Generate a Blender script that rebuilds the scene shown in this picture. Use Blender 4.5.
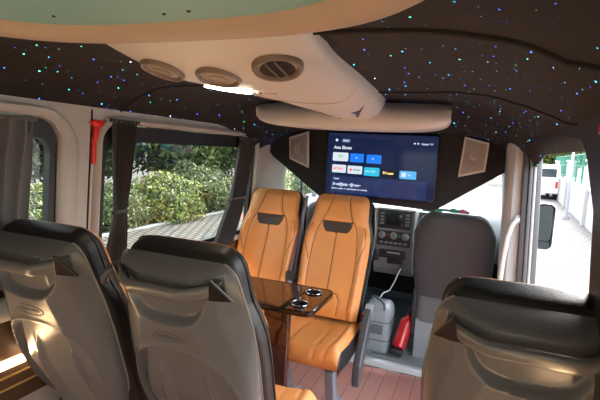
import bpy, bmesh, math, random
import numpy as np
from mathutils import Vector, Matrix, noise

random.seed(7); RNG = np.random.RandomState(5)
for o in list(bpy.data.objects): bpy.data.objects.remove(o)
S = bpy.context.scene
COL = S.collection
PI = math.pi

# ------------------------------------------------------------------ camera
f = 450.0
def _u(v): v = Vector(v); return v.normalized()
roll = math.atan(70/1305)
Yc = _u(((480-300)/f, (160-200)/f, 1)); hc = Vector((math.cos(roll), math.sin(roll), 0))
Zc = Yc.cross(hc).normalized()
if Zc.y > 0: Zc = -Zc
Xc = Yc.cross(Zc).normalized()
if Xc.x < 0: Xc = -Xc
cam = bpy.data.objects.new('camera', bpy.data.cameras.new('camera')); COL.objects.link(cam)
cam.data.sensor_width = 36; cam.data.lens = 36*f/600; cam.data.clip_start = .02; cam.data.clip_end = 500
cam.matrix_world = Matrix(((Xc.x, -Xc.y, -Xc.z, .62), (Yc.x, -Yc.y, -Yc.z, 0.0), (Zc.x, -Zc.y, -Zc.z, 1.5), (0, 0, 0, 1)))
S.camera = cam

# ------------------------------------------------------------------ world, sun, exposure
S.view_settings.view_transform = 'Standard'; S.view_settings.look = 'None'
S.view_settings.exposure = 1.05; S.view_settings.gamma = 1.0; S.view_settings.use_curve_mapping = False
W = bpy.data.worlds.new('sky'); S.world = W; W.use_nodes = True
nt = W.node_tree; nt.nodes.clear()
sky = nt.nodes.new('ShaderNodeTexSky'); sky.sky_type = 'NISHITA'; sky.sun_disc = False
sky.sun_elevation = math.radians(50); sky.sun_rotation = math.radians(20); sky.dust_density = 3.0; sky.air_density = 1.2; sky.ozone_density = 1.0
hs = nt.nodes.new('ShaderNodeHueSaturation'); hs.inputs['Saturation'].default_value = .35
bg = nt.nodes.new('ShaderNodeBackground'); bg.inputs['Strength'].default_value = .8
wo = nt.nodes.new('ShaderNodeOutputWorld')
nt.links.new(sky.outputs[0], hs.inputs['Color']); nt.links.new(hs.outputs[0], bg.inputs[0]); nt.links.new(bg.outputs[0], wo.inputs[0])
def lamp(name, kind, loc, energy, color, rot=(0,0,0), size=.1, size_y=None):
    d = bpy.data.lights.new(name, kind); d.energy = energy; d.color = color
    if kind == 'AREA':
        d.size = size
        if size_y: d.shape = 'RECTANGLE'; d.size_y = size_y
    elif kind == 'SUN': d.angle = size
    else: d.shadow_soft_size = size
    o = bpy.data.objects.new(name, d); COL.objects.link(o); o.location = loc; o.rotation_euler = rot
    return o
lamp('sun', 'SUN', (0, 0, 30), 1.8, (1, .96, .9), (math.radians(38), 0, math.radians(165)), math.radians(3))

# ------------------------------------------------------------------ materials
MATS = {}
def mat(name, col, rough=.5, metal=0, emis=None, estr=0, bump=0, bscale=40, var=0, vscale=8, coat=0, spec=.5, sheen=0):
    m = bpy.data.materials.new(name); m.use_nodes = True; n = m.node_tree.nodes; l = m.node_tree.links
    b = n['Principled BSDF']; b.inputs['Base Color'].default_value = (*col, 1)
    b.inputs['Roughness'].default_value = rough; b.inputs['Metallic'].default_value = metal
    b.inputs['Specular IOR Level'].default_value = spec
    if coat: b.inputs['Coat Weight'].default_value = coat; b.inputs['Coat Roughness'].default_value = .05
    if sheen: b.inputs['Sheen Weight'].default_value = sheen
    if emis: b.inputs['Emission Color'].default_value = (*emis, 1); b.inputs['Emission Strength'].default_value = estr
    if bump or var:
        tc = n.new('ShaderNodeTexCoord')
    if bump:
        t = n.new('ShaderNodeTexNoise'); t.inputs['Scale'].default_value = bscale; t.inputs['Detail'].default_value = 4
        bp = n.new('ShaderNodeBump'); bp.inputs['Strength'].default_value = bump; bp.inputs['Distance'].default_value = .004
        l.new(tc.outputs['Object'], t.inputs['Vector']); l.new(t.outputs['Fac'], bp.inputs['Height']); l.new(bp.outputs[0], b.inputs['Normal'])
    if var:
        t = n.new('ShaderNodeTexNoise'); t.inputs['Scale'].default_value = vscale; t.inputs['Detail'].default_value = 5
        r = n.new('ShaderNodeValToRGB'); a = 1-var; c = 1+var
        r.color_ramp.elements[0].position = .3; r.color_ramp.elements[1].position = .7
        r.color_ramp.elements[0].color = (col[0]*a, col[1]*a, col[2]*a, 1); r.color_ramp.elements[1].color = (min(1,col[0]*c), min(1,col[1]*c), min(1,col[2]*c), 1)
        l.new(tc.outputs['Object'], t.inputs['Vector']); l.new(t.outputs['Fac'], r.inputs[0]); l.new(r.outputs[0], b.inputs['Base Color'])
    MATS[name] = m; return m
M = MATS
mat('wall_panel', (.44, .42, .39), .55, var=.04, vscale=5, bump=.1, bscale=150)
mat('lower_panel', (.10, .055, .035), .25, var=.2, vscale=6, coat=.4)
mat('cream', (.60, .58, .555), .42)
mat('cream_trim', (.44, .345, .26), .45)
mat('teal_panel', (.21, .42, .43), .5, var=.05, vscale=3)
mat('vent_ring', (.23, .18, .15), .35)
mat('vent_dark', (.012, .011, .011), .4)
mat('vent_flap', (.30, .24, .19), .45)
mat('black_fabric', (.010, .010, .011), .75)
mat('black_gloss', (.008, .008, .009), .12)
mat('groove', (.004, .004, .004), .8)
mat('rubber', (.015, .015, .016), .5)
mat('orange_leather', (.70, .29, .085), .42, bump=.25, bscale=220, var=.05, vscale=6)
mat('dark_leather', (.011, .011, .012), .46, bump=.25, bscale=180)
mat('insert', (.045, .032, .026), .5, bump=.2, bscale=300)
mat('stitch', (.10, .035, .010), .6)
mat('shell', (.135, .137, .145), .24, bump=.10, bscale=500)
mat('shell_dark', (.085, .085, .088), .35, bump=.12, bscale=500)
mat('handle_black', (.012, .012, .013), .3)
mat('handle_grey', (.14, .14, .142), .25)
mat('piping', (.25, .24, .23), .4)  # pale tone standing in for the specular line on the seat shell edges
mat('leg_grey', (.22, .25, .30), .4, metal=.2)
mat('steel_grey', (.30, .33, .38), .4)
mat('arm_dark', (.06, .065, .075), .4)
mat('belt', (.22, .19, .24), .7, bump=.3, bscale=400)
mat('red_plastic', (.70, .02, .012), .3)
mat('red_paint', (.62, .015, .02), .25, coat=.5)
mat('curtain', (.10, .10, .105), .8, sheen=.3, bump=.2, bscale=300)
mat('curtain_dark', (.055, .053, .056), .75, sheen=.2)
mat('table_wood', (.045, .014, .007), .08, var=.35, vscale=5, coat=.8)
mat('table_edge', (.012, .008, .006), .12)
mat('chrome', (.6, .6, .6), .12, metal=1)
mat('cup_dark', (.02, .02, .022), .2)
mat('cab_grey', (.27, .29, .31), .5, bump=.15, bscale=200)
mat('cab_light', (.47, .49, .50), .5)
mat('cab_black', (.035, .038, .042), .4)
mat('lcd', (.015, .02, .025), .1)
mat('rubber_floor', (.29, .33, .345), .45, var=.08, vscale=10)
mat('sill', (.55, .60, .62), .35)
mat('bag_grey', (.34, .39, .43), .5, bump=.2, bscale=80)
mat('bag_dark', (.14, .16, .19), .5)
mat('white_cable', (.6, .62, .65), .4)
mat('cover_fabric', (.070, .070, .078), .6, bump=.4, bscale=60)
mat('cover_grey', (.16, .17, .19), .6)
mat('white_paint', (.6, .6, .6), .4)
mat('grab_white', (.62, .63, .62), .35)
mat('seal', (.06, .06, .065), .5)
mat('door_grey', (.12, .125, .13), .35)
mat('mirror', (.10, .12, .12), .05, metal=1)
mat('body_paint', (.02, .02, .022), .15, coat=.8)
mat('ext_wall', (.25, .25, .245), .8, var=.05, vscale=.8)
mat('garden_white', (.42, .415, .40), .8, var=.06, vscale=.8)
mat('green_metal', (.02, .17, .11), .4)
mat('pole_grey', (.38, .39, .40), .45)
mat('van_white', (.80, .80, .80), .3)
mat('dark_glass', (.03, .04, .05), .05)
mat('tyre', (.02, .02, .02), .7)
mat('bark', (.10, .07, .05), .9)
mat('gold', (.9, .62, .2), .3, metal=.6)  # yellow that stands in for the LED reflected in the glossy ledge
mat('speaker_mesh', (.34, .31, .29), .45, metal=.3)
mat('emblem_dark', (.035, .022, .02), .35)
mat('led_white', (1, .9, .7), .5, emis=(1, .86, .62), estr=14)
mat('led_warm', (1, .8, .5), .5, emis=(1, .64, .32), estr=21)
mat('cloth_green', (.10, .55, .30), .7); mat('cloth_pink', (.75, .25, .28), .7)
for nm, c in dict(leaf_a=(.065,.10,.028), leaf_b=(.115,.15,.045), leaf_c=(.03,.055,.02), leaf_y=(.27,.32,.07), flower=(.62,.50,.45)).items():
    m = mat(nm, c, .55); m.node_tree.nodes['Principled BSDF'].inputs['Transmission Weight'].default_value = 0

def emis(name, c, s):
    m = mat(name, (0, 0, 0), .3, emis=c, estr=s); return m
emis('scr_navy', (.004, .008, .028), 1.0); emis('scr_band', (.010, .018, .058), 1.0); emis('scr_white', (.36, .40, .45), 1.0)
emis('scr_blue', (.008, .11, .48), 1.0); emis('scr_cyan', (.015, .28, .40), 1.0); emis('scr_sky', (.05, .24, .48), 1.0)
emis('scr_red', (.75, .04, .04), 1.0); emis('scr_text', (.36, .44, .56), 1.0); emis('scr_green', (.12, .3, .1), 1.0); emis('scr_yellow', (.85, .6, .2), 1.0)
emis('scr_dark', (.004, .006, .012), 1.0); emis('scr_pill', (.06, .08, .13), 1.0)
for k in list(M):
    if k.startswith('scr_'):
        b = M[k].node_tree.nodes['Principled BSDF']; b.inputs['Roughness'].default_value = .08; b.inputs['Specular IOR Level'].default_value = .5

def glass(name, tint, gl=.08):
    m = bpy.data.materials.new(name); m.use_nodes = True; n = m.node_tree.nodes; l = m.node_tree.links; n.clear()
    t = n.new('ShaderNodeBsdfTransparent'); t.inputs[0].default_value = (*tint, 1)
    g = n.new('ShaderNodeBsdfGlossy'); g.inputs['Roughness'].default_value = .02
    x = n.new('ShaderNodeMixShader'); x.inputs[0].default_value = gl; o = n.new('ShaderNodeOutputMaterial')
    l.new(t.outputs[0], x.inputs[1]); l.new(g.outputs[0], x.inputs[2]); l.new(x.outputs[0], o.inputs[0]); MATS[name] = m
glass('tinted_glass', (.50, .53, .47)); glass('clear_glass', (.9, .93, .92), .05)

def headliner_mat():
    m = bpy.data.materials.new('starry_headliner'); m.use_nodes = True; n = m.node_tree.nodes; l = m.node_tree.links
    b = n['Principled BSDF']; b.inputs['Base Color'].default_value = (.012, .009, .009, 1); b.inputs['Roughness'].default_value = .8
    tc = n.new('ShaderNodeTexCoord'); sp = n.new('ShaderNodeSeparateXYZ'); l.new(tc.outputs['Object'], sp.inputs[0])
    # unroll the drop at the sides and front so the fibre points keep their size
    ax = n.new('ShaderNodeMath'); ax.operation = 'SIGN'; l.new(sp.outputs[0], ax.inputs[0])
    mz = n.new('ShaderNodeMath'); mz.operation = 'MULTIPLY'; l.new(ax.outputs[0], mz.inputs[0]); l.new(sp.outputs[2], mz.inputs[1])
    xx = n.new('ShaderNodeMath'); xx.operation = 'SUBTRACT'; l.new(sp.outputs[0], xx.inputs[0]); l.new(mz.outputs[0], xx.inputs[1])
    cb = n.new('ShaderNodeCombineXYZ'); l.new(xx.outputs[0], cb.inputs[0]); l.new(sp.outputs[1], cb.inputs[1])
    tot = None
    for sc, r, st, thr in ((11, .026, 12, .30), (19, .034, 3.0, .72)):
        v = n.new('ShaderNodeTexVoronoi'); v.voronoi_dimensions = '2D'; v.inputs['Scale'].default_value = sc
        l.new(cb.outputs[0], v.inputs['Vector'])
        lt = n.new('ShaderNodeMath'); lt.operation = 'LESS_THAN'; lt.inputs[1].default_value = r; l.new(v.outputs['Distance'], lt.inputs[0])
        sc2 = n.new('ShaderNodeSeparateColor'); l.new(v.outputs['Color'], sc2.inputs[0])
        g = n.new('ShaderNodeMath'); g.operation = 'GREATER_THAN'; g.inputs[1].default_value = thr; l.new(sc2.outputs[0], g.inputs[0])
        pw = n.new('ShaderNodeMath'); pw.operation = 'POWER'; pw.inputs[1].default_value = 2.2; l.new(sc2.outputs[1], pw.inputs[0])
        a = n.new('ShaderNodeMath'); a.operation = 'MULTIPLY'; l.new(lt.outputs[0], a.inputs[0]); l.new(g.outputs[0], a.inputs[1])
        c = n.new('ShaderNodeMath'); c.operation = 'MULTIPLY'; l.new(a.outputs[0], c.inputs[0]); l.new(pw.outputs[0], c.inputs[1])
        d = n.new('ShaderNodeMath'); d.operation = 'MULTIPLY'; d.inputs[1].default_value = st; l.new(c.outputs[0], d.inputs[0])
        ramp = n.new('ShaderNodeValToRGB'); ramp.color_ramp.interpolation = 'CONSTANT'; e = ramp.color_ramp.elements
        e[0].color = (.03, .12, 1, 1); e[1].position = .45; e[1].color = (.02, .5, 1, 1)
        q = e.new(.75); q.color = (.05, .9, .45, 1); q = e.new(.92); q.color = (.6, .7, 1, 1)
        l.new(sc2.outputs[2], ramp.inputs[0])
        vm = n.new('ShaderNodeVectorMath'); vm.operation = 'SCALE'; l.new(ramp.outputs[0], vm.inputs[0]); l.new(d.outputs[0], vm.inputs['Scale'])
        if tot is None: tot = vm
        else:
            ad = n.new('ShaderNodeVectorMath'); ad.operation = 'ADD'; l.new(tot.outputs[0], ad.inputs[0]); l.new(vm.outputs[0], ad.inputs[1]); tot = ad
    l.new(tot.outputs[0], b.inputs['Emission Color']); b.inputs['Emission Strength'].default_value = 1
    t = n.new('ShaderNodeTexNoise'); t.inputs['Scale'].default_value = 350; bp = n.new('ShaderNodeBump'); bp.inputs['Strength'].default_value = .3; bp.inputs['Distance'].default_value = .002
    l.new(tc.outputs['Object'], t.inputs['Vector']); l.new(t.outputs['Fac'], bp.inputs['Height']); l.new(bp.outputs[0], b.inputs['Normal'])
    MATS['headliner'] = m
headliner_mat()

def striped(name, base, line, sx, lw, rough, axis=0, var=.12, off=0.0):
    m = mat(name, base, rough); n = m.node_tree.nodes; l = m.node_tree.links; b = n['Principled BSDF']
    tc = n.new('ShaderNodeTexCoord'); sp = n.new('ShaderNodeSeparateXYZ'); l.new(tc.outputs['Object'], sp.inputs[0])
    ad = n.new('ShaderNodeMath'); ad.operation = 'ADD'; ad.inputs[1].default_value = 50+off; l.new(sp.outputs[axis], ad.inputs[0])
    mo = n.new('ShaderNodeMath'); mo.operation = 'MODULO'; mo.inputs[1].default_value = sx; l.new(ad.outputs[0], mo.inputs[0])
    lt = n.new('ShaderNodeMath'); lt.operation = 'LESS_THAN'; lt.inputs[1].default_value = lw; l.new(mo.outputs[0], lt.inputs[0])
    ns = n.new('ShaderNodeTexNoise'); ns.inputs['Scale'].default_value = 6; ns.inputs['Detail'].default_value = 6
    mp = n.new('ShaderNodeMapping'); mp.inputs['Scale'].default_value = (6, .6, 1) if axis == 0 else (.6, 6, 1)
    l.new(tc.outputs['Object'], mp.inputs[0]); l.new(mp.outputs[0], ns.inputs['Vector'])
    r = n.new('ShaderNodeValToRGB'); r.color_ramp.elements[0].color = tuple(c*(1-var) for c in base)+(1,); r.color_ramp.elements[1].color = tuple(c*(1+var) for c in base)+(1,)
    l.new(ns.outputs['Fac'], r.inputs[0])
    mx = n.new('ShaderNodeMixRGB'); l.new(lt.outputs[0], mx.inputs[0]); l.new(r.outputs[0], mx.inputs[1]); mx.inputs[2].default_value = (*line, 1)
    l.new(mx.outputs[0], b.inputs['Base Color'])
    return m
striped('plank_floor', (.40, .165, .135), (.10, .045, .04), .098, .004, .42, 0, off=.03)

def paver_mat(name, c1, c2, mortar, scale, red=None):
    m = mat(name, c1, .8); n = m.node_tree.nodes; l = m.node_tree.links; b = n['Principled BSDF']
    tc = n.new('ShaderNodeTexCoord'); mp = n.new('ShaderNodeMapping'); mp.inputs['Rotation'].default_value = (0, 0, .35)
    br = n.new('ShaderNodeTexBrick'); br.inputs['Scale'].default_value = scale; br.inputs['Color1'].default_value = (*c1, 1); br.inputs['Color2'].default_value = (*c2, 1)
    br.inputs['Mortar'].default_value = (*mortar, 1); br.inputs['Mortar Size'].default_value = .06
    l.new(tc.outputs['Object'], mp.inputs[0]); l.new(mp.outputs[0], br.inputs['Vector'])
    out = br.outputs['Color']
    if red:
        for (x, y, rx, ry) in red:
            sp = n.new('ShaderNodeMapping'); sp.vector_type = 'POINT'; sp.inputs['Location'].default_value = (-x/rx, -y/ry, 0); sp.inputs['Scale'].default_value = (1/rx, 1/ry, 0)
            ln = n.new('ShaderNodeVectorMath'); ln.operation = 'LENGTH'; l.new(tc.outputs['Object'], sp.inputs[0]); l.new(sp.outputs[0], ln.inputs[0])
            lt = n.new('ShaderNodeMath'); lt.operation = 'LESS_THAN'; lt.inputs[1].default_value = 1; l.new(ln.outputs['Value'], lt.inputs[0])
            ml = n.new('ShaderNodeMath'); ml.operation = 'MULTIPLY'; ml.inputs[1].default_value = .55; l.new(lt.outputs[0], ml.inputs[0])
            mx = n.new('ShaderNodeMixRGB'); mx.blend_type = 'MIX'; mx.inputs[2].default_value = (.50, .16, .13, 1)
            l.new(ml.outputs[0], mx.inputs[0]); l.new(out, mx.inputs[1]); out = mx.outputs[0]
    l.new(out, b.inputs['Base Color']); return m
paver_mat('pavers', (.17, .152, .147), (.225, .21, .20), (.02, .02, .02), 1.8, red=[(2.9, 9.0, .8, 1.2), (-6.2, 12.2, .35, .8)])
paver_mat('rubber_mat', (.10, .12, .125), (.12, .14, .145), (.2, .22, .23), 60)

# ------------------------------------------------------------------ helpers
def empty(name, loc=(0, 0, 0), rz=0):
    o = bpy.data.objects.new(name, None); COL.objects.link(o); o.location = loc; o.rotation_euler = (0, 0, rz); o.empty_display_size = .1
    return o
def tag(o, label, cat, group=None, kind=None):
    o['label'] = label; o['category'] = cat
    if group: o['group'] = group
    if kind: o['kind'] = kind
    return o
def thing(name, label, cat, loc=(0, 0, 0), rz=0, group=None): return tag(empty(name, loc, rz), label, cat, group)
class B:
    """collects geometry for one mesh"""
    def __init__(s): s.v = []; s.f = []; s.m = []
    def add(s, vs, fs, mi=0):
        k = len(s.v); s.v += [tuple(v) for v in vs]; s.f += [tuple(k+i for i in q) for q in fs]; s.m += [mi]*len(fs); return s
    def box(s, c, d, mi=0, rot=None, bev=0):
        bm = bmesh.new(); bmesh.ops.create_cube(bm, size=1); bmesh.ops.scale(bm, vec=d, verts=bm.verts)
        if bev: bmesh.ops.bevel(bm, geom=bm.edges[:]+bm.verts[:], offset=bev, segments=3, affect='EDGES', profile=.5)
        if rot: bmesh.ops.rotate(bm, verts=bm.verts, matrix=rot)
        bmesh.ops.translate(bm, vec=c, verts=bm.verts); bm.verts.index_update()
        s.add([v.co[:] for v in bm.verts], [[v.index for v in q.verts] for q in bm.faces], mi); bm.free(); return s
    def tube(s, pts, r, n=10, mi=0, cap=True, flat=1.0):
        P = [Vector(p) for p in pts]; rs = r if isinstance(r, (list, tuple)) else [r]*len(P); vs = []; fs = []
        prev = None
        for i, p in enumerate(P):
            t = (P[min(i+1, len(P)-1)]-P[max(i-1, 0)]).normalized()
            if prev is None: a = t.cross(Vector((0, 0, 1)) if abs(t.z) < .9 else Vector((1, 0, 0))).normalized()
            else: a = (prev-t*prev.dot(t)).normalized()
            prev = a; b = t.cross(a)
            for k in range(n):
                th = 2*PI*k/n; vs.append(p+(a*math.cos(th)+b*math.sin(th)*flat)*rs[i])
        for i in range(len(P)-1):
            for k in range(n): fs.append((i*n+k, i*n+(k+1) % n, (i+1)*n+(k+1) % n, (i+1)*n+k))
        if cap: fs.append(tuple(range(n))[::-1]); fs.append(tuple((len(P)-1)*n+k for k in range(n)))
        return s.add(vs, fs, mi)
    def cyl(s, a, b, r, n=24, mi=0, r2=None): return s.tube([a, b], [r, r if r2 is None else r2], n, mi)
    def prism(s, pts, vec, mi=0):
        n = len(pts); vec = Vector(vec); vs = [Vector(p) for p in pts]+[Vector(p)+vec for p in pts]
        return s.add(vs, [tuple(range(n))[::-1], tuple(range(n, 2*n))]+[(i, (i+1) % n, n+(i+1) % n, n+i) for i in range(n)], mi)
    def lathe(s, c, axis, prof, n=32, mi=0, up=None):
        ax = Vector(axis).normalized(); a = ax.cross(Vector((0, 0, 1)) if abs(ax.z) < .9 else Vector((1, 0, 0))).normalized(); b = ax.cross(a); c = Vector(c)
        vs = []; fs = []
        for (r, h) in prof:
            for k in range(n): th = 2*PI*k/n; vs.append(c+ax*h+(a*math.cos(th)+b*math.sin(th))*r)
        for i in range(len(prof)-1):
            for k in range(n): fs.append((i*n+k, i*n+(k+1) % n, (i+1)*n+(k+1) % n, (i+1)*n+k))
        return s.add(vs, fs, mi)
    def grid(s, P, mi=0, mf=None, flip=False):
        nu, nv = P.shape[0], P.shape[1]; k = len(s.v); s.v += [tuple(map(float, p)) for p in P.reshape(-1, 3)]
        for i in range(nu-1):
            for j in range(nv-1):
                q = (k+i*nv+j, k+(i+1)*nv+j, k+(i+1)*nv+j+1, k+i*nv+j+1)
                s.f.append(q[::-1] if flip else q); s.m.append(mf(i, j) if mf else mi)
        return s
    def build(s, name, mats, parent=None, smooth=True, bevel=0, solid=0, world=True, auto=40):
        me = bpy.data.meshes.new(name); me.from_pydata(s.v, [], s.f)
        if not isinstance(mats, (list, tuple)): mats = [mats]
        for m in mats: me.materials.append(MATS[m])
        me.polygons.foreach_set('material_index', s.m)
        bm = bmesh.new(); bm.from_mesh(me); bmesh.ops.remove_doubles(bm, verts=bm.verts, dist=1e-5)
        bmesh.ops.recalc_face_normals(bm, faces=bm.faces); bm.to_mesh(me); bm.free()
        if smooth:
            me.polygons.foreach_set('use_smooth', [True]*len(me.polygons))
            try: me.set_sharp_from_angle(angle=math.radians(auto))
            except Exception: pass
        o = bpy.data.objects.new(name, me); COL.objects.link(o)
        if parent:
            o.parent = parent
            if world:
                root = parent
                while root.parent: root = root.parent
                me.transform(Matrix.LocRotScale(root.location, root.rotation_euler, None).inverted())
        if solid: md = o.modifiers.new('solid', 'SOLIDIFY'); md.thickness = solid; md.offset = 0
        if bevel: md = o.modifiers.new('bevel', 'BEVEL'); md.width = bevel; md.segments = 3; md.limit_method = 'ANGLE'
        return o
def struct(o): o['kind'] = 'structure'; return o
def copy_tree(o, parent=None):
    c = o.copy(); COL.objects.link(c); c.parent = parent
    for ch in o.children: copy_tree(ch, c)
    return c
def smooth01(x): x = np.clip(x, 0, 1); return x*x*(3-2*x)
def rrect(y0, y1, z0, z1, r, n=8):
    P = []
    for (cy, cz, a) in ((y1-r, z1-r, 0), (y0+r, z1-r, 90), (y0+r, z0+r, 180), (y1-r, z0+r, 270)):
        for k in range(n+1): t = math.radians(a+90*k/n); P.append((cy+r*math.cos(t), cz+r*math.sin(t)))
    return P
def holed(outer, holes, mp):
    """flat sheet with openings; mp turns (a,b) into a world point"""
    bm = bmesh.new(); E = []
    for loop in [outer]+holes:
        vs = [bm.verts.new((p[0], p[1], 0)) for p in loop]
        E += [bm.edges.new((vs[i], vs[(i+1) % len(vs)])) for i in range(len(vs))]
    bmesh.ops.triangle_fill(bm, edges=E, use_beauty=True, use_dissolve=False)
    bm.verts.index_update(); b = B(); b.add([mp(*v.co[:2]) for v in bm.verts], [[v.index for v in q.verts] for q in bm.faces]); bm.free(); return b
def text(txt, size, mp_loc, rot, m, parent, name='lettering', depth=.0006, font_scale=(1, 1), align='LEFT'):
    c = bpy.data.curves.new('t', 'FONT'); c.body = txt; c.size = size; c.extrude = depth; c.offset = size*.03; c.align_x = align; c.align_y = 'CENTER'
    t = bpy.data.objects.new('t', c); COL.objects.link(t); bpy.context.view_layer.update()
    me = bpy.data.meshes.new_from_object(t.evaluated_get(bpy.context.evaluated_depsgraph_get())); bpy.data.objects.remove(t)
    me.transform(Matrix.Diagonal((font_scale[0], font_scale[1], 1, 1))); me.transform(Matrix.Translation(mp_loc) @ rot.to_4x4())
    me.materials.clear(); me.materials.append(MATS[m]); o = bpy.data.objects.new(name, me); COL.objects.link(o)
    if parent:
        o.parent = parent; root = parent
        while root.parent: root = root.parent
        me.transform(Matrix.LocRotScale(root.location, root.rotation_euler, None).inverted())
    return o

# ------------------------------------------------------------------ the vehicle's shell
def xw(z): return .955-.053*z
def wmap(side, off=0): return lambda a, b: (side*(xw(b)+off), a, b)
WIN = [(-.55, 1.245, .93, 1.572), (1.455, 2.85, .90, 1.572)]
Y0, Y1 = -2.6, 3.42
side_outer = [(Y0, 0), (Y1, 0), (Y1, 1.66), (Y0, 1.66)]
# left wall
holes = [rrect(a, b, c, d, .09) for (a, b, c, d) in WIN]
struct(holed(side_outer, holes, wmap(-1)).build('wall_left', 'wall_panel', solid=.035, smooth=False))
# right wall: opening of the sliding door from y 1.36 to 2.72, window further back
door_hole = [(2.70, .02), (2.70, 1.54), (2.64, 1.59), (1.6, 1.605), (1.28, 1.58), (1.15, 1.42), (1.12, .02)]
struct(holed([(Y0, 0), (2.78, 0), (2.78, 1.66), (Y0, 1.66)], [door_hole, rrect(-1.6, .9, .93, 1.572, .09)], wmap(1)).build('wall_right', 'wall_panel', solid=.035, smooth=False))
# rear wall with two glazed doors
struct(holed([(-.955, 0), (.955, 0), (.88, 1.8), (-.88, 1.8)], [rrect(-.75, -.06, .95, 1.6, .07), rrect(.06, .75, .95, 1.6, .07)], lambda a, b: (a, Y0, b)).build('wall_back', 'wall_panel', solid=.035, smooth=False))
struct(holed(side_outer, holes, wmap(-1, .03)).build('trim_20', 'body_paint', smooth=False))
struct(holed([(Y0, -.25), (2.78, -.25), (2.78, 1.7), (Y0, 1.7)], [door_hole, rrect(-1.6, .9, .93, 1.572, .09)], wmap(1, .03)).build('trim_21', 'body_paint', smooth=False))
# windows: each with frame and glass
def window(i, side, rect, y_shift=0):
    a, b, c, d = rect
    loop = rrect(a+.004, b-.004, c+.004, d-.004, .088); inner = rrect(a+.03, b-.03, c+.03, d-.075, .06)
    fr = holed(loop, [inner], wmap(side, -.002)).build('window_%d' % i, 'rubber', solid=.03, smooth=False); struct(fr)
    gl = B(); 
    o = holed(inner, [], wmap(side, .008)).build('glass', 'tinted_glass', fr, solid=0, smooth=False, world=False)
    return fr
w1 = window(1, -1, WIN[0]); w2 = window(2, -1, WIN[1]); w3 = window(3, 1, (-1.6, .9, .93, 1.572))
for i, (a, b) in enumerate(((-.75, -.06), (.06, .75))):
    fr = holed(rrect(a+.004, b-.004, .954, 1.596, .068), [rrect(a+.03, b-.03, .98, 1.57, .05)], lambda p, q: (p, Y0, q)).build('window_%d' % (4+i), 'rubber', solid=.03, smooth=False); struct(fr)
    holed(rrect(a+.03, b-.03, .98, 1.57, .05), [], lambda p, q: (p, Y0, q)).build('glass', 'clear_glass', fr, smooth=False, world=False)
# raised surround of each left window
def surround(i, rect, g, w, dpt, m='wall_panel'):
    a, b, c, d = rect; n = len(rrect(0, 1, 0, 1, .1)); P = np.zeros((n+1, 7, 3))
    for j, (gg, off) in enumerate(((0, 0.0), (0, -.026), (.012, -.040), (w*.5, -.042), (w*.85, -.034), (w, -.020), (w+.004, -.015))):
        L = rrect(a-gg, b+gg, c-gg, d+min(gg, .03), .09+gg*.8)
        for k in range(n+1): y, z = L[k % n]; P[k, j] = (-(xw(z)+off), y, z)
    o = B().grid(P).build('trim_%d' % i, m, smooth=True, auto=50); struct(o); return o
surround(1, WIN[0], 0, .10, .03); surround(2, WIN[1], 0, .035, .03)
# narrow joint between the wall panels and a handful of clips
struct(B().box((-.872, 1.40, 1.22), (.006, .006, .80), rot=Matrix.Rotation(math.atan(.053), 3, 'Y')).build('trim_3', 'groove', smooth=False))

# floor
struct(B().box((0, .22, -.02), (1.90, 5.66, .04)).build('floor', 'plank_floor', smooth=False))
# headliner
def zc(x, y):
    z = 1.79-(.185 if x < 0 else .215)*min(abs(x)/.88, 1.05)**6
    if y > 2.30: z -= .13*float(smooth01(np.array((y-2.30)/.72)))
    return z
xs = np.linspace(-.90, .90, 49); ys = np.concatenate([np.linspace(-2.6, 2.2, 33), np.linspace(2.25, 3.15, 19)])
P = np.array([[(x, y, zc(x, y)) for y in ys] for x in xs]); struct(B().grid(P).build('ceiling', 'headliner', solid=.012))
# seams in the headliner
def seam(i, pts, r=.006):
    Q = []
    for k in range(len(pts)-1):
        for t in np.linspace(0, 1, 8, endpoint=False):
            x = pts[k][0]*(1-t)+pts[k+1][0]*t; y = pts[k][1]*(1-t)+pts[k+1][1]*t; Q.append((x, y, zc(x, y)-.007))
    x, y = pts[-1]; Q.append((x, y, zc(x, y)-.007))
    struct(B().tube(Q, r, 8).build('trim_%d' % i, 'groove'))
seam(4, [(-.88, 1.55), (-.7, 1.62), (-.5, 1.85), (-.3, 2.02), (0, 2.08), (.35, 2.06), (.6, 1.98), (.72, 1.88), (.79, 1.7), (.84, 1.5), (.86, 1.3), (.865, 1.1)])
seam(5, [(-.3, .9), (0, 1.02), (.3, 1.04), (.6, 1.05), (.76, 1.0), (.84, .8), (.87, .5)], .009)
seam(6, [(-.88, -.4), (0, -.3), (.88, -.4)], .008)
# rear edge of the door opening: rounded dark cover from the headliner down
b = B(); b.tube([(.89, 2.72, 1.580), (.895, 2.3, 1.60), (.90, 1.75, 1.605), (.892, 1.42, 1.597), (.888, 1.26, 1.545), (.895, 1.165, 1.44), (.915, 1.12, 1.1), (.935, 1.10, .6), (.955, 1.10, .04)], [.018, .022, .026, .034, .038, .030, .024, .022, .022], 12)
struct(b.build('trim_7', 'cab_black'))
struct(holed([(.55, 0), (1.12, 0), (1.14, 1.40), (1.27, 1.56), (1.6, 1.588), (2.72, 1.575), (2.72, 1.68), (.55, 1.68)], [], wmap(1, -.022)).build('trim_22', 'cab_black', smooth=False))
h = thing('emergency_hammer', 'red emergency hammer on the dark pillar at the right picture edge', 'hammer', (.86, 1.1, 1.42))
B().box((.846, 1.036, 1.575), (.03, .05, .025), bev=.006).build('hammer_head', 'red_plastic', h)
B().box((.843, .99, 1.52), (.018, .02, .12), bev=.005).build('handle', 'red_plastic', h)

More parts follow.
